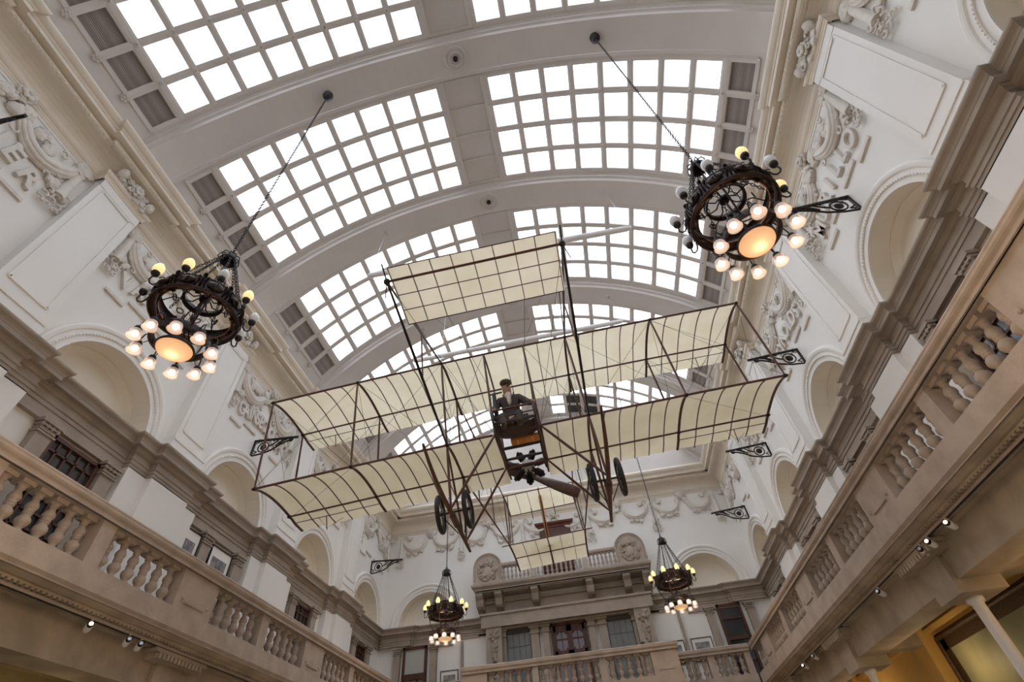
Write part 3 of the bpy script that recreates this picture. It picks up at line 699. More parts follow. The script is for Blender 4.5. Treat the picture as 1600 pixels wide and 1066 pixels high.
# ------------------------------------------------------------------ gallery windows, columns, pictures
WIN[0] = 14
for T, par in ((TL, wl), (TR, wr)):
    for k, b in enumerate(BC[1:]):
        m = MB(T)
        for u in {1: (b - .52, b + .92), 2: (b - .48, b + .84), 3: (b - .76, b + .56), 4: (b - .76, b + .56)}.get(k, (b - .9, b + .9)): small_column(m, u)
        m.build('small_pilaster', STONE, par)
for T in (TL, TR):
    window_small(T, BC[2] - .34, BC[2] + .74, 4.75, 7.25, 5, 10); window_small(T, BC[4] - .56, BC[4] + .38, 4.75, 7.25, 4, 10); window_small(T, BC[5] - .56, BC[5] + .38, 4.75, 7.25, 4, 10)
window_small(TR, BC[3] - .3, BC[3] + .62, 4.75, 7.25, 4, 8)
WBIG = window_small(TL, 4.95 + 0, 5.48, 4.75, 6.4, 2, 5, GREENB, IRON)
window_small(TR, 4.9, 5.48, 4.75, 6.6, 2, 6, BLUE, IRON)
def picture(loc, wd, ht, face, label, group=None, tone=(0.35, 0.34, 0.33)):
    # face: 'E' end wall (normal -y), 'L' left wall (normal +x)
    root = empty('framed_print', loc, label, 'picture', group)
    T = (lambda u, d, z: (u, -d, z)) if face == 'E' else (lambda u, d, z: (d, u, z))
    m = MB(T)
    for (a, b, c, e) in ((-wd / 2, wd / 2, ht / 2 - .025, ht / 2), (-wd / 2, wd / 2, -ht / 2, -ht / 2 + .025), (-wd / 2, -wd / 2 + .025, -ht / 2, ht / 2), (wd / 2 - .025, wd / 2, -ht / 2, ht / 2)): m.box(a, b, 0, .035, c, e)
    m.build('frame', IRON, root)
    m = MB(T); m.box(-wd / 2 + .02, wd / 2 - .02, 0, .015, -ht / 2 + .02, ht / 2 - .02); m.build('mount', MOUNT, root)
    m = MB(T); k = .2; m.box(-wd * (.5 - k * .8), wd * (.5 - k * .8), .012, .02, -ht * (.5 - k), ht * (.5 - k)); m.build('print', mat('print_ink', tone, 0.5, vary=.6, vscale=9), root)
    return root
picture((-HX + .08, 9.55, 6.62), .72, 1.15, 'L', 'framed print with pale mount on the left gallery wall, nearer of two', tone=(.30, .29, .30))
picture((-HX + .08, 10.75, 6.62), .82, 1.15, 'L', 'framed print with pale mount on the left gallery wall, farther of two', tone=(.30, .29, .30))
picture((-4.78, YE - .0, 6.1), .70, .74, 'E', 'small framed print on the end wall below the left far chandelier')
picture((4.82, YE - .0, 6.1), .76, .74, 'E', 'framed print on the end wall beside the dark door at right')
picture((3.8, YE - .0, 6.1), .76, .74, 'E', 'framed print on the end wall partly behind the central balustrade pier')

# ------------------------------------------------------------------ end wall: centre piece with balcony
m = MB(TE)
for sg in (-1, 1):
    m.box(*sorted((sg * 2.60, sg * 3.22)), -.05, .42, 4.6, 7.64); m.box(*sorted((sg * 1.49 - .0, sg * 1.18)), -.05, .14, 4.6, 7.3); m.box(*sorted((sg * 1.02, sg * .78)), -.05, .14, 4.6, 7.3)
    for (c, h) in ((1.33, .16), (.90, .13), (2.56, .08)):
        m.box(sg * c - h - .03, sg * c + h + .03, -.05, .19, 7.3, 7.36); m.box(sg * c - h - .01, sg * c + h + .01, -.05, .16, 7.36, 7.48); m.box(sg * c - h - .06, sg * c + h + .06, -.05, .22, 7.48, 7.56)
        m.box(sg * c - h, sg * c + h, -.05, .12, 4.6, 7.3)
m.box(-2.6, 2.6, -.05, .26, 7.56, 7.64)
for sg in (-1, 1):
    c = sg * 4.28; m.box(c - .05, c + .05, -.05, .05, 4.6, 7.4)
    for c in (sg * 5.42, sg * 6.92): small_column(m, c, .13, -.05, .14, 7.42)
m.build('end_pilasters', STONE, we)
for sg in (-1, 1):
    R = random.Random(3); m = MB(TE); c = sg * 2.91
    for i in range(26):
        z = 7.5 - 1.05 * R.random() ** 1.3; wdt = .22 * max(.15, (z - 6.4) / 1.1); leaf(m, (c + R.uniform(-wdt, wdt), .42, z), .16, R.uniform(0, 6.28))
    for (dx, z) in ((-.13, 7.45), (.13, 7.45), (-.1, 7.25), (.1, 7.25)): curl(m, (c + dx, .42, z), .07, R.uniform(0, 6), 1, .02)
    m.ell((c, .44, 5.95), (.05, .03, .05), 8, 5); m.build('carved_drop', STONE, we, True)
root = empty('stone_balcony', (0, YE, 0), 'small stone balcony with two carved coats of arms high on the end wall', 'balcony')
TB = lambda u, d, z: (u, -d, z)
m = MB(TB)
lp = [(-.1, 8.86), (0, 8.86), (.0, 8.9), (.03, 8.9), (.03, 8.95), (.06, 8.98), (.12, 9.03), (.13, 9.06), (.13, 9.12), (.0, 9.14), (-.7, 9.14)]
m.sweep(lp, [(-3.55, -.1, -1), (-3.55, .80, -1), (3.55, .80, 1), (3.55, -.1, 1)]); m.box(-3.5, 3.5, 0, .8, 8.84, 8.9)
for (a, b) in ((-2.4, -1.35), (-.85, .85), (1.35, 2.4)): m.box(a, b, .12, .7, 8.80, 8.84)
m.build('slab', STONE, root)
for c in (-3.4, -2.62, -1.12, 1.12, 2.62, 3.4):
    m = MB(TB); prof = [(.0, 8.84), (.72, 8.84), (.74, 8.74), (.66, 8.68), (.58, 8.62), (.54, 8.5), (.50, 8.40), (.40, 8.34), (.30, 8.36), (.0, 8.2)]
    m.grid([[(c - .15, d, z) for d, z in prof], [(c - .13, d + .03, z) for d, z in prof], [(c + .13, d + .03, z) for d, z in prof], [(c + .15, d, z) for d, z in prof]])
    for q in (-.15, .15): m.add([(c + q, d, z) for d, z in prof], [tuple(range(len(prof)))])
    m.build('corbel', STONE, root)
m = MB(TB); m.box(-3.45, 3.45, 0, .14, 7.7, 8.62); m.box(-3.5, 3.5, 0, .24, 8.56, 8.64); m.build('frieze_band', STONE, root)
for c in (-3.0, 3.0):
    m = MB(TB); h = .60; pts = [(c - h, 9.14)] + [(c - h * cos(pi * i / 16), 9.80 + h * sin(pi * i / 16)) for i in range(17)] + [(c + h, 9.14)]
    for d in (.55, .76): m.add([(u, d, z) for u, z in pts], [tuple(range(len(pts)))])
    m.grid([[(u, .55, z) for u, z in pts], [(u, .76, z) for u, z in pts]])
    for (r, rr) in ((.585, .035), (.52, .02)): m.tube([(c - r, .77, 9.3)] + [(c - r * cos(pi * i / 16), .77, 9.80 + r * sin(pi * i / 16)) for i in range(17)] + [(c + r, .77, 9.3)], rr, 8)
    m.box(c - .62, c + .62, .55, .80, 9.14, 9.24)
    R = random.Random(int(c)); m.ell((c, .78, 9.66), (.17, .06, .22), 12, 8); m.ell((c, .80, 9.98), (.10, .07, .09), 10, 6)
    for i in range(30): a = R.uniform(0, 6.28); q = R.uniform(.2, .42); leaf(m, (c + q * cos(a) * .95, .76, 9.70 + q * sin(a)), .17, a + 1)
    for i in range(8): a = i * pi / 4; curl(m, (c + .32 * cos(a), .78, 9.7 + .36 * sin(a)), .08, a, 1 if i % 2 else -1, .026)
    m.build('coat_of_arms', STONE2, root)
m = MB(TB); m.box(-2.42, 2.42, .54, .78, 9.80, 9.84); m.box(-2.42, 2.42, .52, .80, 9.84, 9.91); m.box(-2.42, 2.42, .55, .76, 9.14, 9.20); m.build('hand_rail', STONE2, root)
for c in (-1.1, 1.1): m = MB(TB); m.box(c - .11, c + .11, .56, .77, 9.2, 9.8); m.build('pier', STONE2, root)
for (a, b, n) in ((-2.4, -1.22, 7), (-.98, .98, 10), (1.22, 2.4, 7)):
    balusters(root, [(a + (b - a) * (i + .5) / n, -.66, 9.2) for i in range(n)], .62, .92)
# doors
def door(n, u0, u1, z1, T=TE, transom=False, arched=False):
    root = struct(empty('door_%d' % n)); m = MB(T); f = .09
    for (a, b, c, e) in ((u0, u0 + f, 4.6, z1), (u1 - f, u1, 4.6, z1), (u0, u1, z1 - f, z1)): m.box(a, b, -.04, .09, c, e)
    mid = (u0 + u1) / 2; m.build('door_frame', WOODD, root)
    if transom:
        m = MB(T); m.box(u0 + f, u1 - f, -.02, .02, z1 - .95, z1 - f); m.build('transom_blind', mat('grey_green_blind', (.42, .44, .40), .7), root)
        m = MB(T); m.box(u0, u1, -.04, .08, z1 - 1.12, z1 - .92)
        for i in range(4): x = u0 + f + (u1 - u0 - 2 * f) * i / 3; m.box(x - .02, x + .02, -.02, .05, 4.6, z1 - 1.1)
        for z in rng(4.8, z1 - 1.1, .32): m.box(u0, u1, -.02, .05, z - .02, z + .02)
        m.build('door_leaf', WOODD, root); m = MB(T); m.box(u0, u1, -.03, -.01, 4.6, z1 - 1.1); m.build('glazing', mat('amber_pane', (.34, .29, .22), .3), root)
    elif arched:
        for (a, b) in ((u0 + f, mid), (mid, u1 - f)):
            m = MB(T); c = (a + b) / 2; hw = (b - a) / 2
            for (x0, x1, za, zb) in ((a, a + .1, 4.6, z1 - f), (b - .1, b, 4.6, z1 - f), (a, b, z1 - .30, z1 - f), (a, b, 6.50, 6.62)): m.box(x0, x1, -.02, .05, za, zb)
            for z in (7.0, 6.2): m.box(a, b, 0, .03, z - .02, z + .02)
            m.box(c - .015, c + .015, 0, .03, 4.6, z1 - .3)
            for (px, pz) in ((a + .1, z1 - .3), (b - .1, z1 - .3), (a + .1, 6.62), (b - .1, 6.62)): m.ell((px, .02, pz), (.1, .02, .1), 8, 4)
            m.build('door_leaf', WOODD, root); m = MB(T); m.box(a + .1, b - .1, -.01, 0.0, 4.6, z1 - .3); m.build('glazing', mat('violet_pane', (.22, .20, .25), .2), root)
    else:
        m = MB(T); m.box(u0 + f, u1 - f, -.03, -.01, 4.6, z1 - f); m.build('glazing', DARKG, root)
        m = MB(T)
        for z in (6.95, 6.3, 5.6): m.box(u0, u1, -.02, .05, z - (.05 if z == 6.3 else .02), z + (.05 if z == 6.3 else .02))
        m.build('door_leaf', WOODD, root)
    return root
door(1, -.70, .72, 7.56, arched=True); door(2, -6.68, -5.70, 7.42, transom=True); door(3, 5.72, 6.62, 7.46)
def leaded(u0, u1, z0, z1):
    WIN[0] += 1; r = struct(empty('window_%d' % WIN[0])); m = MB(TE); m.box(u0, u1, -.0, .02, z0, z1); m.build('window_glass', GREYG, r)
    m = MB(TE)
    for i in range(5): x = u0 + (u1 - u0) * i / 4; m.box(x - .008, x + .008, .02, .03, z0, z1)
    for z in rng(z0, z1, .45): m.box(u0, u1, .02, .03, z - .008, z + .008)
    m.box(u0 - .03, u1 + .03, -.02, .06, z1 - .14, z1); m.build('window_frame', mat('lead_grey', (.06, .065, .065), .5), r)
leaded(-2.44, -1.52, 4.7, 7.56); leaded(1.52, 2.46, 4.7, 7.56)
# wooden doorcase above the balcony
r = struct(empty('door_4')); m = MB(TE); m.box(-.70, .70, 0, .12, 9.15, 11.46); m.build('door_frame', WOODD, r)
m = MB(TE); m.sweep([(.0, 11.40), (.03, 11.42), (.05, 11.50), (.12, 11.54), (.15, 11.58), (.16, 11.63), (-.2, 11.64)], [(-.72, -.05, -1), (-.72, .12, -1), (.72, .12, 1), (.72, -.05, 1)]); m.build('door_hood', mat('red_brown_wood', (.16, .05, .035), .45, vary=.2), r)
# black domes on the end rail
for x, lb in ((-2.45, 'small black dome fitting on the end balustrade rail, left one'), (2.5, 'small black dome fitting on the end balustrade rail, right one')):
    m = MB(); m.lathe([(.09, 0), (.09, .02), (.075, .03), (.075, .06), (.06, .10), (.03, .125), (0, .13)], 14, (x, 18.72, 5.812)); tag(m.build('dome_fitting', IRON, None, True), lb, 'dome')
# ------------------------------------------------------------------ track lighting
TRK = []
for T, nm, lb, segs in ((TGR, 'R', 'track rail with white spotlights under the right gallery', (5.0, 20.0)), (TGL, 'L', 'track rail with white spotlights under the left gallery', (3.0, 20.0))):
    root = empty('lighting_track', (0, 0, 0), lb, 'track')
    m = MB(T); m.box(segs[0], segs[1], -.27, -.235, 4.43, 4.475); m.build('rail', STONE2, root)
    m = MB(T); m.box(segs[0], segs[1], -.272, -.238, 4.418, 4.445); m.build('slot', IRON, root)
def spot(T, u, lit, label):
    P = Vector(T(u, -.25, 4.40)); root = empty('spotlight', P, label, 'spotlight', None)
    sx = 1 if T is TGL else -1
    m = MB(); m.lathe([(.022, 0.03), (.022, -.05)], 8); m.build('stem', WHITE, root)
    M = Matrix.Rotation(radians(75), 3, 'Y') if sx > 0 else Matrix.Rotation(radians(-75), 3, 'Y')
    M = Matrix.Rotation(radians(-35 * sx), 3, 'Z') @ M
    def seg(prof, nm, mt):
        m = MB(lambda a, b, c: tuple(M @ Vector((a, b, c)) + Vector((0, 0, -.07)))); m.lathe(prof, 14); m.build(nm, mt, root, True)
    seg([(0, -.09), (.04, -.09), (.05, -.07), (.05, .05), (.042, .06)], 'body', WHITE); seg([(.043, .05), (.045, .10), (.03, .10)], 'hood', IRON); seg([(0, .095), (.038, .095)], 'lens', SPOTLIT if lit else STEEL)
    return root
for (T, u, lit, lb) in ((TGL, 6.95, 1, 'white spotlight, lit, nearest one under the left gallery'), (TGL, 7.75, 0, 'white spotlight under the left gallery, first of a close pair'), (TGL, 8.02, 0, 'white spotlight under the left gallery, second of a close pair'), (TGL, 11.6, 1, 'small lit spotlight under the left gallery at the bottom edge'),
                     (TGR, 7.75, 1, 'topmost lit white spotlight under the right gallery'), (TGR, 8.40, 1, 'middle white spotlight under the right gallery, above its neighbour'), (TGR, 8.68, 0, 'white spotlight under the right gallery, just below the middle one'), (TGR, 10.6, 0, 'single unlit spotlight farther along the right gallery'),
                     (TGR, 15.3, 0, 'unlit spotlight of the far pair under the right gallery'), (TGR, 16.3, 1, 'lit spotlight of the far pair under the right gallery')):
    spot(T, u, lit, lb)

# ------------------------------------------------------------------ box-kite biplane hung in the hall
AP = Vector((0.292, 7.78, 7.163))
AR3 = Matrix(((0.998, -0.020, -0.066), (0.015, 0.997, -0.070), (0.068, 0.068, 0.995)))
plane = empty('biplane', (0, 0, 0), 'early box-kite biplane of wood, wire and cream linen hanging in the middle of the hall', 'aeroplane')
q = AR3.to_quaternion(); plane.rotation_mode = 'QUATERNION'; plane.rotation_quaternion = q; plane.location = AP
A1, A2, A3, A4 = .451, 1.41, 3.333, 5.26; GAP = 2.088; RS = 1.405; TEY = 2.02
def bow(s, up): return (.05 if up else .03) * (1 - 2 * (s / A4) ** 2)
def camb(y):       # camber line of the wing rib
    t = y / TEY
    return .115 * sin(pi * min(t / .84, 1) ** .75) - .03 * t - .035 * max(0, (t - .75) / .25)
ST = [-A4, -A3, -A2, -A1, A1, A2, A3, A4]
def wing(z0, up, s0, s1, nm):
    m = MB(); ns = int((s1 - s0) / .12); ys = [TEY * i / 16 for i in range(17)]
    m.grid([[(s0 + (s1 - s0) * i / ns, y, z0 + bow(s0 + (s1 - s0) * i / ns, up) + camb(y) - .008 * sin(pi * ((s0 + (s1 - s0) * i / ns) % .33) / .33) + (.0 if y < TEY - .01 else -.012 * cos((s0 + (s1 - s0) * i / ns) * 19))) for y in ys] for i in range(ns + 1)])
    o = m.build(nm, LINEN, plane, True)
    return o
upw = wing(GAP, 1, -A4, A4, 'upper_wing'); lwl = wing(0, 0, -A4, -A1, 'lower_wing'); lwr = wing(0, 0, A1, A4, 'lower_wing')
def rib(par, s, z0, up, wd, y0=0, y1=TEY, dz=-.012):
    m = MB(); pts = [y0 + (y1 - y0) * i / 12 for i in range(13)]
    for i in range(12):
        a, b = pts[i], pts[i + 1]; m.bar((s, a, z0 + bow(s, up) + camb(a) + dz), (s, b, z0 + bow(s, up) + camb(b) + dz), wd, .02)
    return m.build('wing_rib', WOODR, par)
for z0, up in ((GAP, 1), (0, 0)):
    segs = [(-A4, -A3, 5), (-A3, -A2, 6), (-A2, -A1, 3), (A1, A2, 3), (A2, A3, 6), (A3, A4, 5)] + ([(-A1, A1, 2)] if up else [])
    for (a, b, n) in segs:
        par = upw if up else (lwl if b <= 0 else lwr)
        for i in range(1, n): rib(par, a + (b - a) * i / n, z0, up, .016)
    for s in ST:
        par = upw if up else (lwl if s < 0 else lwr); rib(par, s, z0, up, .05 if abs(s) > 1 or not up else .035, 0, TEY if abs(s) in (A4, A3, A2) else RS, -.02)
    for (y, dz, r) in ((0, 0, .024), (RS, -.025, .02)):
        for (a, b) in ((-A4, A4),) if up else ((-A4, -A1), (A1, A4)):
            par = upw if up else (lwl if b <= 0 else lwr)
            m = MB(); n = 14; m.tube([(a - .05 * (a == -A4) + (b - a + .05 * (b == A4)) * i / n, y, z0 + bow(a + (b - a) * i / n, up) + camb(y) * (1 if y else 0) + dz) for i in range(n + 1)], r, 8)
            m.build('spar', WOODR, par)
    if not up:
        for y in (0, ):
            m = MB(); m.tube([(-A1, 0, bow(0, 0)), (A1, 0, bow(0, 0))], .024, 8); m.build('cross_spar', WOODR, plane)
        m = MB(); m.tube([(-A1, RS, camb(RS)), (A1, RS, camb(RS))], .03, 8); m.build('cross_spar', WOODR, plane)
    # aileron hinge line and horn
    for sg in (-1, 1):
        par = upw if up else (lwl if sg < 0 else lwr)
        m = MB(); m.tube([(sg * A3, 1.66, z0 + camb(1.66) + bow(A3, up) - .015), (sg * A4, 1.66, z0 + camb(1.66) + bow(A4, up) - .015)], .008, 6); m.build('aileron_hinge', WOODR, par)
        m = MB(); s = sg * 4.55; zz = z0 + bow(s, up) + camb(1.7); m.tube([(s, 1.66, zz), (s, 1.75, zz - .28)], .01, 5); m.tube([(s - .18, 1.66, zz), (s, 1.72, zz - .25), (s + .3, 1.9, zz)], .004, 4); m.build('aileron_horn', WOODR, par)
def jt(s, y, up):  # joint position
    z0 = GAP if up else 0
    return Vector((s, y, z0 + bow(s, up) + (camb(y) - .025 if y > 0 else 0)))
def strut(a, b, r=.02, nm='strut', m_=None, par=None, n=8):
    a = Vector(a); b = Vector(b); m = MB(); m.tube([a, a.lerp(b, .12), a.lerp(b, .5), a.lerp(b, .88), b], [r * .7, r, r * 1.15, r, r * .7], n)
    return m.build(nm, m_ or WOODR, par or plane, True)
for s in ST:
    for y in (0, RS): strut(jt(s, y, 0), jt(s, y, 1), .021, 'interplane_strut')
for z0, up in ((GAP, 1), (0, 0)):
    for s in (-A3, -A2, A2, A3, -A4, A4):
        for y in (0, RS):
            m = MB(); p = jt(s, y, up); m.ell(tuple(p), (.045, .04, .04), 8, 5); m.build('joint_fitting', IRON, plane, True)
def wire(a, b, r=.0035, nm='bracing_wire'):
    m = MB(); m.tube([a, b], r, 4); return m.build(nm, IRON, plane)
sts = sorted(ST)
for i in range(len(sts) - 1):
    a, b = sts[i], sts[i + 1]
    if a == -A1: continue
    for y in (0, RS):
        wire(jt(a, y, 0), jt(b, y, 1)); wire(jt(b, y, 0), jt(a, y, 1))
for s in (-A4, -A3, A3, A4, -A2, A2): wire(jt(s, 0, 0), jt(s, RS, 1)); wire(jt(s, RS, 0), jt(s, 0, 1))
for (s, z) in ((-A3, 1), (A3, 1), (-A3, 0), (A3, 0)):
    e = A4 if s > 0 else -A4; wire(jt(s, 0, z) - Vector((0, 0, .04)), jt(e, RS, z) - Vector((0, 0, .04))); 
# front elevator
EY0, EYS, EY1, EZ, EX = -4.10, -3.86, -3.0, .46, 1.185
el = MB(); n = 24; rows = []
for i in range(n + 1):
    x = -EX - .02 + (2 * EX + .04) * i / n
    rows.append([(x * (1 + .03 * (y - EY0)), y, EZ + .03 * sin(pi * (y - EY0) / (EY1 - EY0)) - .03 * (y - EY0)) for y in [EY0 + (EY1 - EY0) * k / 10 for k in range(11)]])
el.grid(rows); elev = el.build('elevator', LINEN, plane, True)
ez = lambda y: EZ + .03 * sin(pi * (y - EY0) / (EY1 - EY0)) - .03 * (y - EY0) - .012
for i in range(9):
    x = -EX + 2 * EX * i / 8; m = MB(); ys = [EY0 + (EY1 - EY0) * k / 8 for k in range(9)]
    for a, b in zip(ys, ys[1:]): m.bar((x * (1 + .03 * (a - EY0)), a, ez(a)), (x * (1 + .03 * (b - EY0)), b, ez(b)), .012, .014)
    m.build('elevator_rib', WOODR, elev)
for (y, r, e) in ((EY0, .008, 0), (EYS, .019, .09), (EYS + .29, .007, 0), (EYS + .58, .007, 0), (EY1, .008, 0)):
    k = 1 + .03 * (y - EY0); m = MB(); m.tube([(-EX * k - e, y, ez(y)), (EX * k + e, y, ez(y))], r, 8); m.build('elevator_spar', WOODR, elev, True)
for sg in (-1, 1):
    m = MB(); m.ell((sg * 1.27, EYS, EZ), (.05, .05, .06), 8, 6); m.tube([(sg * 1.27, EYS, EZ), (sg * 1.30, EYS - .16, EZ + .22)], .012, 6); m.tube([(sg * 1.27, EYS, EZ), (sg * 1.36, EYS + .2, EZ - .1)], .008, 6); m.build('elevator_bearing', IRON, elev, True)
    e = Vector((sg * 1.27, EYS, EZ)); um = Vector((sg * 1.33, -1.9, 1.22)); lm = Vector((sg * 1.34, -1.9, .28))
    for (p, q_, nm) in ((e, jt(sg * A2, 0, 1), 'upper_boom'), (e, jt(sg * A2, 0, 0), 'lower_boom')):
        m = MB(); m.tube([p, p.lerp(q_, .3), p.lerp(q_, .7), q_], [.016, .023, .024, .018], 8); m.build(nm, IRON if nm[0] == 'l' else WOODR, plane, True)
    strut(e.lerp(jt(sg * A2, 0, 1), .52), e.lerp(jt(sg * A2, 0, 0), .52), .014, 'boom_strut')
    m = MB(); m.tube([(sg * 1.15, EY1, ez(EY1)), (sg * 1.3, -1.3, 1.45), tuple(jt(sg * A2, 0, 1))], .011, 6); m.build('elevator_stay', IRON, plane)
    wire(e, jt(sg * A1, 0, 1)); wire(e, jt(sg * A1, 0, 0))
    wire((sg * .6, EY1, ez(EY1)), (sg * .25, -.2, .5))
# skids, chassis and wheels
for sg in (-1, 1):
    x = sg * 1.41; sp = [(x, -1.72, -.93), (x, -1.45, -1.06), (x, -1.05, -1.20), (x, -.5, -1.30), (x, .2, -1.37), (x, .9, -1.45), (x, 1.45, -1.53)]
    m = MB(); m.tube(sp, [.022, .028, .034, .04, .044, .04, .026], 8); sk = m.build('landing_skid', WOODR, plane, True)
    m = MB(); m.tube([(x, .08, -1.36), (x, .25, -1.38), (x, .42, -1.40)], .062, 10); m.build('binding', PROPW, sk, True)
    strut(jt(x, 0, 0), (x, -.02, -1.34), .022, 'undercarriage_strut'); strut(jt(x, RS, 0), (x, 1.15, -1.48), .022, 'undercarriage_strut')
    strut(jt(sg * A1, 0, 0), (x, -.1, -1.33), .024, 'undercarriage_strut'); strut(jt(sg * A1, RS, 0), (x, 1.1, -1.47), .022, 'undercarriage_strut'); strut(jt(x, 0, 0), (x, .9, -1.45), .018, 'undercarriage_strut')
    m = MB(); m.tube([(x - .30, .25, -1.22), (x + .30, .25, -1.22)], .018, 8); m.tube([(x - .03, .25, -1.22), (x, .25, -1.38)], .02, 8); m.build('axle', IRON, sk, True)
    m = MB(); m.tube([(x - .26, .25, -1.22), (x - .06, .75, -1.42)], .01, 6); m.tube([(x + .26, .25, -1.22), (x + .06, .75, -1.42)], .01, 6); m.build('radius_rod', IRON, sk)
    for k in (-1, 1):
        c = (x + k * .255, .25, -1.22); Mw = Matrix.Rotation(radians(90), 3, 'Y') @ Matrix.Rotation(radians(k * 2), 3, 'X')
        m = MB(); m.torus(.305, .042, c, 32, 10, Mw); wh = m.build('wheel', RUBBER, plane, True)
        m = MB(); m.torus(.275, .012, c, 28, 6, Mw); m.build('rim', IRON, wh, True)
        m = MB(); m.tube([(c[0] - .06, c[1], c[2]), (c[0] + .06, c[1], c[2])], .03, 10)
        m.build('hub', IRON, wh, True)
        m = MB()
        for i in range(16):
            a = 2 * pi * i / 16; e = (-1) ** i * .045; m.tube([(c[0] + e, c[1] + .03 * cos(a), c[2] + .03 * sin(a)), (c[0], c[1] + .27 * cos(a + .1), c[2] + .27 * sin(a + .1))], .0035, 4)
        m.build('spokes', STEEL, wh)
# nacelle: seat frame, rails, fuel tank, engine, propeller
for sg in (-1, 1):
    x = sg * .40
    strut((x, -.60, -.02), (x, 1.75, .05), .028, 'nacelle_rail', WOODB); strut((x, -.50, .25), (x, -.52, -.02), .026, 'nacelle_post', WOODB)
    strut((x, -.50, .25), (x, .35, .40), .018, 'nacelle_rail', WOODB); strut((x, .35, .0), (x, .35, .9 if sg < 0 else .42), .016, 'nacelle_post', WOODB)
    strut(jt(sg * A1, 0, 0), (sg * .43, 2.0, .05), .028, 'engine_bearer')
    strut((x, .35, .42), jt(sg * A1, RS, 1), .016, 'nacelle_stay')
for (y, z, r, mt) in ((-.50, .235, .020, WOODR), (-.50, .075, .014, WOODB), (-.45, -.02, .03, WOODB), (.55, .0, .034, WOODB), (1.05, .02, .030, WOODB), (1.45, .03, .03, WOODB)):
    strut((-.42, y, z), (.42, y, z), r, 'cross_member', mt)
m = MB()
rows = []
for i in range(9):
    y = -.16 + .46 * i / 8; dp = .24 * (1 - .5 * abs(i - 4) / 4)
    rows.append([(.0 + .40 * cos(pi + pi * k / 12), y, .16 + dp * sin(pi + pi * k / 12)) for k in range(13)])
m.grid(rows); m.grid([[tuple(Vector(p) + Vector((0, 0, .02))) for p in r_] for r_ in rows]); m.box(-.26, .26, .28, .32, .1, .55); m.build('seat', mat('seat_leather', (.05, .03, .03), .5), plane, True)
m = MB(lambda a, b, c: (c + .10, a + .32, b - .01)); m.lathe([(0, -.29), (.06, -.285), (.085, -.26), (.085, .26), (.06, .285), (0, .29)], 20); tk = m.build('fuel_tank', ORANGEW, plane, True)
m = MB(lambda a, b, c: (c + .10, a + .32, b - .01))
for z in (-.15, .15): m.lathe([(.087, z - .015), (.09, z), (.087, z + .015)], 20)
m.build('tank_strap', COPPER, tk, True)
EC = Vector((.0, 1.72, .12))
m = MB(lambda a, b, c: (a + EC.x, c + EC.y, b + EC.z)); m.lathe([(0, -.16), (.09, -.16), (.15, -.10), (.15, .10), (.09, .14), (.05, .30), (0, .30)], 20); eng = m.build('rotary_engine', STEEL, plane, True)
for i in range(7):
    a = 2 * pi * i / 7 + .2; m = MB(); d = Vector((cos(a), 0, sin(a)))
    m.tube([EC + d * .13, EC + d * .20, EC + d * .201, EC + d * .38, EC + d * .381, EC + d * .42], [.05, .05, .068, .062, .04, .04], 12)
    for k in range(7): m.tube([EC + d * (.21 + k * .025), EC + d * (.218 + k * .025)], .082, 12)
    m.tube([EC + d * .42 + Vector((0, -.06, 0)), EC + d * .12 + Vector((0, -.12, 0))], .01, 6); m.build('cylinder', IRON, eng)
m = MB(); m.tube([(-.37, .0, .25), (-.36, .0, .70), (-.35, .0, 1.0)], [.03, .05, .035], 8); m.tube([(-.45, 0, .99), (-.18, 0, 1.0)], .018, 6); m.build('control_column', WOODB, plane, True)
m = MB(); HB = Vector((0.04, 2.22, .12)); tip = Vector((.93, 2.30, -.42)); dr = (tip - HB).normalized(); L = 1.12
for sg in (1, -1):
    rows = []
    for i in range(13):
        t = i / 12; c = HB + dr * sg * L * t; wd = .07 + .085 * sin(pi * min(1, t * .60 + .10)); th = .030 * (1 - .6 * t) + .008; pit = radians(38 - 34 * t)
        sd = dr.cross(Vector((0, 1, 0))).normalized(); ax = Vector((0, 1, 0)); ch = sd * cos(pit) + ax * sin(pit) * sg; nn = -sd * sin(pit) * sg + ax * cos(pit)
        if i == 12: wd *= .85
        rows.append([tuple(c + ch * wd * cos(k * pi / 5) + nn * th * sin(k * pi / 5)) for k in range(10)])
    m.grid(rows, True); m.add(rows[-1], [tuple(range(10))])
m.ell(tuple(HB), (.10, .07, .10), 12, 8); m.build('propeller', PROPW, plane, True)
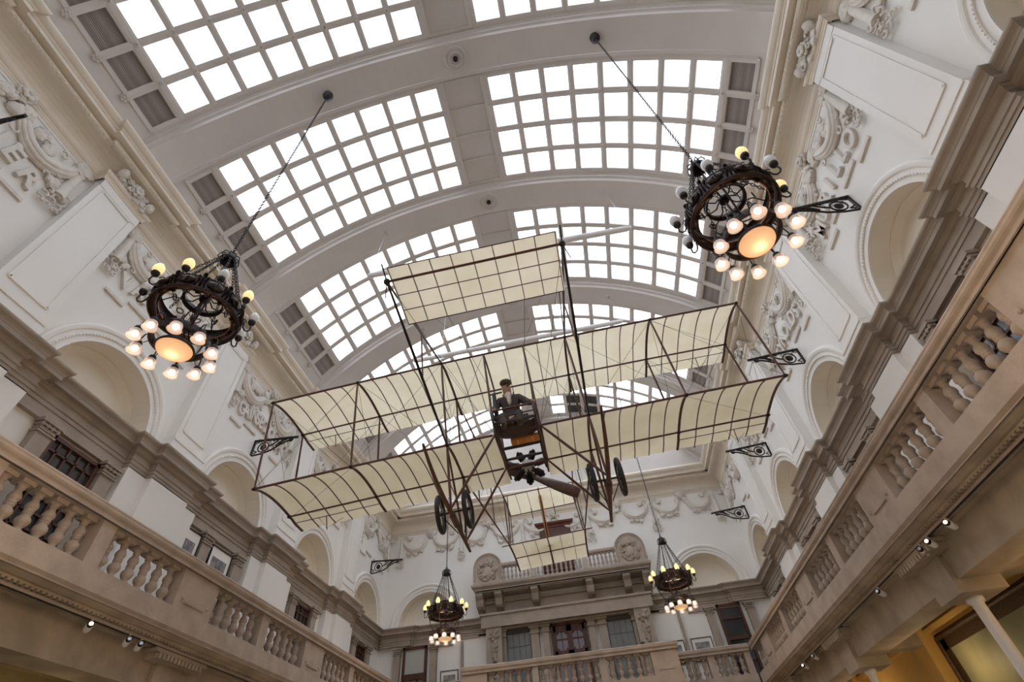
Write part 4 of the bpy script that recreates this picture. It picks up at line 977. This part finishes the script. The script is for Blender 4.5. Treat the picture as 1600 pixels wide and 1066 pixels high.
# tail booms, tailplanes, rudder
TU0, TU1, TUZ, TX = 6.42, 7.85, 1.76, 1.12; TL0, TL1, TLZ = 6.18, 8.28, .15
for (y0, y1, z0, nm, sp) in ((TU0, TU1, TUZ, 'upper_tailplane', (0, 1.0)), (TL0, TL1, TLZ, 'lower_tailplane', (0, .60))):
    cm = lambda y: .09 * sin(pi * (y - y0) / (y1 - y0)) - .05 * (y - y0)
    m = MB(); m.grid([[(x, y0 + (y1 - y0) * k / 10, z0 + cm(y0 + (y1 - y0) * k / 10)) for k in range(11)] for x in [-TX + 2 * TX * i / 18 for i in range(19)]]); tp = m.build(nm, LINEN, plane, True)
    for i in range(7):
        x = -TX + 2 * TX * i / 6; m = MB(); ys = [y0 + (y1 - y0) * k / 8 for k in range(9)]; wdt = .05 if i in (0, 6) else (.035 if i == 3 else .014)
        for a, b in zip(ys, ys[1:]): m.bar((x, a, z0 + cm(a) - .012), (x, b, z0 + cm(b) - .012), wdt, .018)
        m.build('tail_rib', WOODR, tp)
    for s_ in sp:
        y = y0 + (y1 - y0) * s_; e = .22 if (s_ == 0 and nm[0] == 'l') else 0; m = MB(); m.tube([(-TX - e, y, z0 + cm(y) - .01), (TX + e, y, z0 + cm(y) - .01)], .016, 8); m.build('tail_spar', WOODR, tp, True)
for sg in (-1, 1):
    for (a, b) in ((jt(sg * A2, RS, 1), Vector((sg * TX, TU0, TUZ))), (jt(sg * A2, RS, 0), Vector((sg * TX, TL0, TLZ)))):
        m = MB(); m.tube([a, a.lerp(b, .4), b], [.018, .024, .018], 8); m.build('tail_boom', WOODR, plane, True)
    for t in (.30, .62): strut(jt(sg * A2, RS, 1).lerp(Vector((sg * TX, TU0, TUZ)), t), jt(sg * A2, RS, 0).lerp(Vector((sg * TX, TL0, TLZ)), t), .015, 'tail_strut')
    for p in (0, .12): strut((sg * (TX - p), TU0 + .05, TUZ), (sg * (TX - p * .3), TL0 + .05, TLZ), .017, 'tail_strut')
    strut((sg * (TX - .02), TU1 - .1, TUZ), (sg * TX, TL0 + .9, TLZ), .014, 'tail_strut')
    A = jt(sg * A2, RS, 1); B = Vector((sg * TX, TU0, TUZ)); C_ = jt(sg * A2, RS, 0); Dv = Vector((sg * TX, TL0, TLZ))
    for (t0, t1) in ((0, .3), (.3, .62), (.62, 1)): wire(A.lerp(B, t0), C_.lerp(Dv, t1), .003); wire(C_.lerp(Dv, t0), A.lerp(B, t1), .003)
    m = MB(); m.tube([(sg * .38, TU1 - .2, TUZ - .03), (sg * .38, TU1 - .1, TUZ - .38)], .012, 5); m.build('tail_horn', IRON, plane)
for x in (-.035, .035): strut((x, 6.9, TUZ), (x, 7.0, TLZ), .014, 'rudder_post', ORANGEW)
m = MB(); m.grid([[(0, 7.05 + .75 * k / 4 * (1 - .25 * abs(j - 4) / 4), -.45 + 2.5 * j / 8) for k in range(5)] for j in range(9)]); m.build('rudder', LINEN, plane)
m = MB(); m.tube([(0, 7.05, -.5), (0, 7.05, 2.1)], .018, 8); m.build('rudder_spar', IRON, plane, True)
# two white lifting beams hung from the ribs carry the aeroplane
for (y, zl, zr, xl, xr, bx0, bx1, ws, lb) in ((8.24, 14.16, 14.02, -3.63, 3.87, -3.95, 4.2, 0, 'white hanging beam crossing behind the front elevator'), (12.8, 14.75, 14.9, -3.71, 3.86, -4.0, 4.1, RS, 'white hanging beam seen just above the front edge of the upper wing')):
    root = empty('hanging_beam', (0, y, zl), lb, 'beam')
    L = lambda v: Vector(v) - Vector((0, y, zl))
    a = L((bx0, y, zl)); b_ = L((bx1, y, zr)); m = MB(); m.tube([a, a.lerp(b_, .02), a.lerp(b_, .5), a.lerp(b_, .98), b_], [.05, .09, .10, .09, .05], 12); m.build('beam_tube', WHITE, root, True)
    for (x, e) in ((xl, a), (xr, b_)):
        top = L((x, y, ZV + sqrt((RV - .26) ** 2 - x * x) + .02)); m = MB(); m.tube([top, e], .006, 5); m.build('cable', STEEL, root)
        m = MB(); m.lathe([(.0, -.06), (.05, -.06), (.12, -.02), (.12, .03)], 16, tuple(top)); m.torus(.10, .015, tuple(top - Vector((0, 0, .02))), 18, 6); m.build('ceiling_rose', VAULT, root, True)
    for s_ in (-A2, A2):
        p = AP + AR3 @ jt(s_, ws, 1) + Vector((0, 0, .05)); m = MB(); m.tube([a.lerp(b_, .5 + .5 * s_ / 4), L(p)], .004, 4); m.build('sling_wire', STEEL, root)

# ------------------------------------------------------------------ pilot figure
def skin(name, pts, edges, rad, mt, par, sub=2, root=0):
    me = bpy.data.meshes.new(name); me.from_pydata(pts, edges, []); me.materials.append(mt); o = bpy.data.objects.new(name, me); COL.objects.link(o); o.parent = par
    md = o.modifiers.new('skin', 'SKIN'); md.use_smooth_shade = True
    if not me.skin_vertices: me.attributes
    sv = me.skin_vertices[0].data if me.skin_vertices else None
    if sv is None:
        bpy.context.view_layer.objects.active = o; bpy.ops.object.modifier_add(type='SKIN'); o.modifiers.remove(o.modifiers[-1]); sv = me.skin_vertices[0].data
    for i, r in enumerate(rad): sv[i].radius = r if isinstance(r, tuple) else (r, r)
    sv[root].use_root = True
    s2 = o.modifiers.new('sub', 'SUBSURF'); s2.levels = sub; s2.render_levels = sub
    dg = bpy.context.evaluated_depsgraph_get(); dg.update(); bpy.context.view_layer.update()
    nm = bpy.data.meshes.new_from_object(o.evaluated_get(bpy.context.evaluated_depsgraph_get())); o.modifiers.clear(); o.data = nm
    nm.polygons.foreach_set('use_smooth', [True] * len(nm.polygons)); return o
SKIN = mat('tan_wax_skin', (.36, .22, .155), .5); TWEED = mat('dark_grey_jacket', (.075, .06, .06), .85, vary=.3, vscale=60); TROU = mat('brown_trousers', (.10, .075, .065), .85, vary=.3, vscale=50)
SHIRT = mat('pale_scarf', (.62, .55, .50), .8, vary=.12, vscale=20); CAPM = mat('green_grey_tweed', (.16, .15, .11), .9, vary=.4, vscale=70); BOOT = mat('black_leather', (.03, .022, .02), .4)
pilot = empty('person', (0, 0, 0), 'seated pilot figure in flat cap, dark jacket and pale scarf, hands on the cockpit rails', 'person')
pilot.rotation_mode = 'QUATERNION'; pilot.rotation_quaternion = q; pilot.location = AP
PX = -.06
P = [(PX, .14, .22), (PX, .14, .45), (PX, .13, .72), (PX - .01, .11, .88), (PX - .01, .09, .96), (PX - .015, .06, 1.08), (PX - .02, .035, 1.19),
     (PX - .10, -.0, .17), (PX - .15, -.40, .15), (PX - .14, -.50, -.14), (PX + .10, -.0, .17), (PX + .15, -.40, .15), (PX + .14, -.50, -.14)]
E_ = [(0, 1), (1, 2), (2, 3), (3, 4), (4, 5), (5, 6), (0, 7), (7, 8), (8, 9), (0, 10), (10, 11), (11, 12)]
Rr = [.13, (.13, .10), (.145, .10), (.10, .08), .072, (.105, .115), (.112, .122), .085, .062, .045, .085, .062, .045]
n0 = len(P)
for sg, sh, el_, wr_, hd in ((1, (.22, .12, .85), (.40, -.02, .60), (.42, -.36, .36), Vector((.41, -.45, .31))), (-1, (-.22, .12, .85), (-.36, .0, .58), (-.36, -.34, .34), Vector((-.36, -.44, .29)))):
    b = len(P); P += [(PX + sh[0], sh[1], sh[2]), (PX * 1 + el_[0], el_[1], el_[2]), (wr_[0], wr_[1], wr_[2]), tuple(hd)]; E_ += [(3, b), (b, b + 1), (b + 1, b + 2), (b + 2, b + 3)]; Rr += [.06, .042, .026, (.036, .018)]
    for k, (dx, ln) in enumerate(((-.030, .05), (-.010, .06), (.010, .058), (.030, .046))):
        c = len(P); P += [(hd.x + dx, hd.y - .04, hd.z + .0), (hd.x + dx * 1.05, hd.y - .04 - ln * .55, hd.z - .025), (hd.x + dx, hd.y - .04 - ln * .45, hd.z - .062)]; E_ += [(b + 3, c), (c, c + 1), (c + 1, c + 2)]; Rr += [.0095, .0088, .008]
    c = len(P); P += [(hd.x - sg * .045, hd.y + .0, hd.z - .018), (hd.x - sg * .05, hd.y - .03, hd.z - .05)]; E_ += [(b + 3, c), (c, c + 1)]; Rr += [.011, .0095]
skin('body', P, E_, Rr, SKIN, pilot, 1)
HCt = Vector((PX - .018, .035, 1.155)); FD = Matrix.Rotation(radians(20), 3, 'Z') @ Matrix.Rotation(radians(8), 3, 'X')
def hp(x, y, z): return tuple(HCt + FD @ Vector((x, y, z)))
m = MB(); m.ell(hp(0, -.088, -.02), (.014, .02, .022), 8, 6); m.ell(hp(0, -.082, .004), (.009, .012, .022), 6, 5); m.build('nose', SKIN, pilot, True)
for sg in (-1, 1):
    m = MB(); m.ell(hp(sg * .032, -.074, .012), (.013, .008, .007), 8, 5); m.build('eye', IRON, pilot, True)
    m = MB(); m.ell(hp(sg * .078, .005, -.01), (.01, .02, .028), 8, 5); m.build('ear', SKIN, pilot, True)
m = MB(); m.ell(hp(0, -.086, -.047), (.036, .012, .009), 10, 5); m.build('moustache', BOOT, pilot, True)
m = MB(); m.ell(hp(0, -.078, -.064), (.022, .010, .005), 10, 5); m.build('mouth', mat('lip', (.25, .1, .08), .6), pilot, True)
m = MB(); m.ell(hp(0, .03, .0), (.088, .08, .088), 14, 10); m.build('hair', BOOT, pilot, True)
m = MB(); m.ell(hp(0, .0, .078), (.128, .135, .052), 20, 10); cap_ = m.build('flat_cap', CAPM, pilot, True)
m = MB(); m.ell(hp(0, -.115, .052), (.08, .06, .013), 16, 6); m.build('cap_peak', CAPM, cap_, True)
J = [(PX, .15, .24), (PX, .15, .45), (PX, .13, .68), (PX, .12, .84), (PX + .20, .12, .86), (PX + .38, -.0, .61), (.40, -.30, .40), (PX - .20, .12, .86), (PX - .33, .0, .60), (-.355, -.28, .38)]
skin('jacket', J, [(0, 1), (1, 2), (2, 3), (3, 4), (4, 5), (5, 6), (3, 7), (7, 8), (8, 9)], [(.20, .15), (.185, .14), (.21, .15), (.15, .12), .095, .075, .052, .095, .075, .052], TWEED, pilot)
m = MB(); m.ell((PX, .07, .955), (.082, .08, .05), 14, 8); m.ell((PX - .01, .0, .87), (.075, .055, .09), 12, 8); m.ell((PX, -.02, .75), (.05, .05, .13), 12, 8); m.build('scarf', SHIRT, pilot, True)
for sg in (-1, 1):
    m = MB(); m.tube([(PX + sg * .11, .0, .93), (PX + sg * .095, -.05, .78), (PX + sg * .015, -.07, .56)], [.02, .024, .012], 8, flat=.5); m.build('lapel', TWEED, pilot, True)
skin('trousers', [(PX, .15, .2), (PX - .11, -.02, .17), (PX - .165, -.42, .16), (PX - .15, -.50, -.12), (PX + .11, -.02, .17), (PX + .165, -.42, .16), (PX + .15, -.50, -.12)], [(0, 1), (1, 2), (2, 3), (0, 4), (4, 5), (5, 6)], [(.17, .13), .11, .085, .065, .11, .085, .065], TROU, pilot)
for sg in (-1, 1):
    skin('boot', [(PX + sg * .15, -.49, -.10), (PX + sg * .15, -.50, -.17), (PX + sg * .15, -.60, -.185), (PX + sg * .15, -.68, -.17)], [(0, 1), (1, 2), (2, 3)], [.055, .05, (.045, .03), (.04, .022)], BOOT, pilot)

# ------------------------------------------------------------------ chandeliers (origin at ring centre, z = 0 is the level of the down-lights)
ch0 = empty('chandelier', (0, 0, 0), '', 'chandelier')
def part(m, nm, mt, par=None, sm=True): return m.build(nm, mt, par or ch0, sm)
def chain(m, a, b, link=.09, r=.007, wdt=.022):
    a = Vector(a); b = Vector(b); L = (b - a).length; n = max(2, int(L / (link * .72))); d = (b - a).normalized()
    s1 = d.cross(Vector((.3, .5, .81))).normalized(); s2 = d.cross(s1)
    for i in range(n):
        c = a.lerp(b, (i + .5) / n); s = s1 if i % 2 else s2
        pts = [c + d * link * .5 * cos(t * pi / 4) + s * wdt * sin(t * pi / 4) for t in range(9)]; m.tube(pts, r, 4, cap=False)
ZT = 9.96                                               # chain top above the down-light level
m = MB(); chain(m, (0, 0, ZT), (0, 0, 2.25)); part(m, 'hanging_chain', IRON)
m = MB(); m.lathe([(0, ZT + .16), (.13, ZT + .12), (.13, ZT), (.07, ZT - .06), (.045, ZT - .1), (0, ZT - .1)], 18); part(m, 'ceiling_canopy', IRON)
m = MB(); m.torus(.03, .01, (0, 0, 2.24), 12, 6, Matrix.Rotation(pi / 2, 3, 'X')); m.lathe([(.02, 2.22), (.05, 2.18), (.10, 2.12), (.125, 2.04), (.125, 2.0), (.10, 1.99), (.08, 2.08), (.02, 2.14)], 16)
for i in range(10):
    a = i * pi / 5; m.tube([(.05 * cos(a), .05 * sin(a), 2.2), (.14 * cos(a), .14 * sin(a), 2.13), (.16 * cos(a), .16 * sin(a), 2.02), (.12 * cos(a), .12 * sin(a), 1.97)], .010, 6)
part(m, 'crown_hub', IRON)
for i in range(10):
    a = i * pi / 5 + radians(18); m = MB(); chain(m, (.12 * cos(a), .12 * sin(a), 1.99), (.50 * cos(a), .50 * sin(a), .98), .075, .006, .017); part(m, 'support_chain', IRON)
# main band
m = MB(); m.lathe([(.50, .93), (.53, .92), (.56, .89), (.555, .86), (.55, .74), (.56, .72), (.56, .68), (.54, .66), (.51, .665), (.48, .68), (.462, .69), (.455, .71), (.46, .73), (.47, .74), (.51, .73), (.525, .75), (.525, .90), (.50, .93)], 60); mb_ = part(m, 'main_band', BRONZE)
m = MB(); m.torus(.56, .018, (0, 0, .66), 60, 8); part(m, 'lower_rim', BRONZE, mb_); m = MB(); m.torus(.55, .016, (0, 0, .905), 60, 8); part(m, 'upper_rim', BRONZE, mb_); m = MB(); m.torus(.456, .006, (0, 0, .70), 60, 6); part(m, 'inner_rim', COPPER, mb_)
for i in range(10):
    a = i * pi / 5 + radians(18); Mz = Matrix.Rotation(a, 3, 'Z')
    m = MB(); c = Vector((.565, 0, .80)); 
    cc = Mz @ c; m.ell(tuple(cc), (.03, .11, .075), 12, 8, Mz)
    cc = Mz @ Vector((.50, 0, .675)); m.ell(tuple(cc), (.04, .095, .022), 12, 6, Mz); part(m, 'cartouche', BRONZE, mb_)
    m = MB(); b = a + pi / 10
    for t in (-.10, .0, .10): m.tube([(.56 * cos(b + t), .56 * sin(b + t), .70), (.585 * cos(b + t * .6), .585 * sin(b + t * .6), .80), (.56 * cos(b + t), .56 * sin(b + t), .92)], .012, 6)
    m.ell((.555 * cos(b), .555 * sin(b), .95), (.03, .03, .05), 8, 6); m.ell((.48 * cos(b), .48 * sin(b), .67), (.03, .03, .03), 8, 6)
    for k in (-1, 1): m.tube([((.48 + .03 * sin(q)) * cos(b + k * (.05 + .03 * cos(q))), (.48 + .03 * sin(q)) * sin(b + k * (.05 + .03 * cos(q))), .665) for q in (0, .8, 1.6, 2.4, 3.2, 4.0, 4.8)], .009, 5); part(m, 'leaf_mount', BRONZE, mb_)
m = MB(); m.torus(.26, .022, (0, 0, 1.02), 40, 8); m.lathe([(.27, .96), (.27, 1.08), (.25, 1.08), (.25, .96), (.27, .96)], 40)
for i in range(8):
    a = i * pi / 4; m.tube([(.03 * cos(a), .03 * sin(a), 1.12), (.14 * cos(a), .14 * sin(a), .98), (.26 * cos(a), .26 * sin(a), 1.0), (.40 * cos(a), .40 * sin(a), 1.06), (.53 * cos(a), .53 * sin(a), .96)], .010, 6)
    m.torus(.045, .009, (.33 * cos(a + .39), .33 * sin(a + .39), .9), 14, 5, Matrix.Rotation(a, 3, 'Z') @ Matrix.Rotation(pi / 2, 3, 'Y'))
part(m, 'inner_ring', BRONZE)
m = MB(); m.tube([(0, 0, 2.0), (0, 0, 1.1)], .008, 8); m.ell((0, 0, 1.05), (.075, .075, .08), 12, 8); m.tube([(0, 0, 1.0), (0, 0, .12)], .016, 10); m.ell((0, 0, .62), (.035, .035, .06), 10, 6); part(m, 'centre_stem', BRONZE)
for i in range(5):
    a = i * 2 * pi / 5 + radians(18); m = MB(); m.tube([(.54 * cos(a), .54 * sin(a), .68), (.50 * cos(a), .50 * sin(a), .45), (.40 * cos(a), .40 * sin(a), .28), (.34 * cos(a), .34 * sin(a), .20)], [.014, .012, .012, .012], 6)
    m.tube([(.02 * cos(a), .02 * sin(a), .45), (.2 * cos(a), .2 * sin(a), .33), (.32 * cos(a), .32 * sin(a), .22)], .009, 6); part(m, 'drop_bracket', BRONZE)
m = MB(); m.lathe([(.35, .12), (.355, .14), (.35, .24), (.34, .25), (.33, .24), (.33, .12), (.35, .12)], 50)
for i in range(10):
    a = i * pi / 5 + .3; m.torus(.022, .007, (.352 * cos(a), .352 * sin(a), .18), 12, 5, Matrix.Rotation(a, 3, 'Z') @ Matrix.Rotation(pi / 2, 3, 'Y'))
part(m, 'lower_ring', BRONZE)
m = MB(); m.lathe([(.23, .02), (.235, .03), (.225, .05), (.10, .10), (.02, .14), (0, .14)], 36); m.torus(.225, .012, (0, 0, .015), 40, 6); bh = part(m, 'bowl_holder', BRONZE)
m = MB(); m.lathe([(.215, .01)] + [(.215 * cos(pi / 2 * i / 8), -.10 * sin(pi / 2 * i / 8) + .01) for i in range(9)], 36); bw = part(m, 'alabaster_bowl', BOWL)
m = MB(); m.ell((0, 0, -.01), (.045, .045, .045), 12, 8); part(m, 'bowl_bulb', HOT, bw)
UPLIT = []
for i in range(10):
    a = i * pi / 5; Mz = Matrix.Rotation(a, 4, 'Z')
    rt = lambda x, y, z, Mz=Mz: tuple(Mz @ Vector((x, y, z)))
    m = MB(rt); m.tube([(.34, 0, .20), (.39, 0, .27), (.44, 0, .25), (.455, 0, .17), (.455, 0, .10)], .009, 6); m.tube([(.36, 0, .14), (.40, .0, .10), (.43, 0, .14), (.40, 0, .18)], .006, 5); dn = part(m, 'down_arm', BRONZE)
    m = MB(rt); m.lathe([(.0, .11), (.04, .11), (.05, .08), (.045, .055), (.03, .05)], 12, (.455, 0, 0)); part(m, 'lamp_cup', IRON, dn)
    m = MB(rt); m.lathe([(.045, .06), (.062, .045), (.074, .01), (.074, -.03), (.082, -.055), (.088, -.06), (.080, -.055), (.070, -.028), (.070, .01), (.058, .042)], 18, (.455, 0, 0)); part(m, 'glass_shade', SHADE, dn)
    m = MB(rt); m.ell((.455, 0, -.005), (.043, .043, .048), 12, 8); part(m, 'light_bulb', BULB, dn)
    a = i * pi / 5 + radians(18); Mz = Matrix.Rotation(a, 4, 'Z')
    rt = lambda x, y, z, Mz=Mz: tuple(Mz @ Vector((x, y, z)))
    m = MB(rt); m.tube([(.55, 0, .84), (.58, 0, .85), (.60, 0, .80), (.61, 0, .72), (.64, 0, .665), (.68, 0, .66), (.705, 0, .70), (.70, 0, .76), (.69, 0, .82)], .0115, 6); m.tube([(.56, 0, .90), (.60, 0, .88), (.62, 0, .83)], .008, 5); ua = part(m, 'candle_arm', IRON)
    m = MB(rt); m.lathe([(.01, .80), (.035, .81), (.05, .84), (.052, .875), (.045, .88), (.0, .88)], 12, (.69, 0, 0)); part(m, 'lamp_cup', IRON, ua)
    m = MB(rt); m.lathe([(.042, .87), (.062, .90), (.072, .94), (.068, .98), (.05, 1.02), (.025, 1.055), (.0, 1.07)], 14, (.69, 0, 0)); fl = part(m, 'flame_shade', FLAME, ua); UPLIT.append(i)
GRP = None
def place_ch(o, loc, rz, label, unlit=()):
    o.location = loc; o.rotation_euler.z = radians(rz); o['label'] = label; o['category'] = 'chandelier'
    arms = [c for c in o.children if c.name.split('.')[0] == 'candle_arm']
    arms.sort(key=lambda c: c.name)
    for k, c in enumerate(arms):
        if k in unlit:
            for f_ in c.children:
                if f_.name.split('.')[0] == 'flame_shade': f_.material_slots[0].link = 'OBJECT'; f_.material_slots[0].material = UNLIT
cR = ch0; cL = copy_tree(ch0); cFL = copy_tree(ch0); cFR = copy_tree(ch0)
# arm k of the right chandelier stands at rz + 18 + 36 k degrees
place_ch(cR, (3.83, 3.71, 6.38), 8, 'large bronze ring chandelier hanging at upper right, nearest the MURILLO lettering', (0, 1, 2, 3, 4, 5, 6, 8))
place_ch(cL, (-3.63, 3.69, 6.38), 20, 'large bronze ring chandelier hanging at left in front of the arched niche', (0, 1, 2, 3, 4, 5, 8))
place_ch(cFL, (-3.80, 17.34, 6.42), 30, 'small far bronze chandelier left of the end wall balcony')
place_ch(cFR, (3.82, 17.34, 6.42), 10, 'small far bronze chandelier right of the end wall balcony')
for (x, y, z, e) in ((3.83, 3.71, 5.1, 80), (-3.63, 3.69, 5.1, 80), (-3.8, 16.2, 6.6, 45), (3.82, 16.2, 6.6, 45)): lamp('chandelier_glow', (x, y, z), e, (1.0, .70, .42), .3)
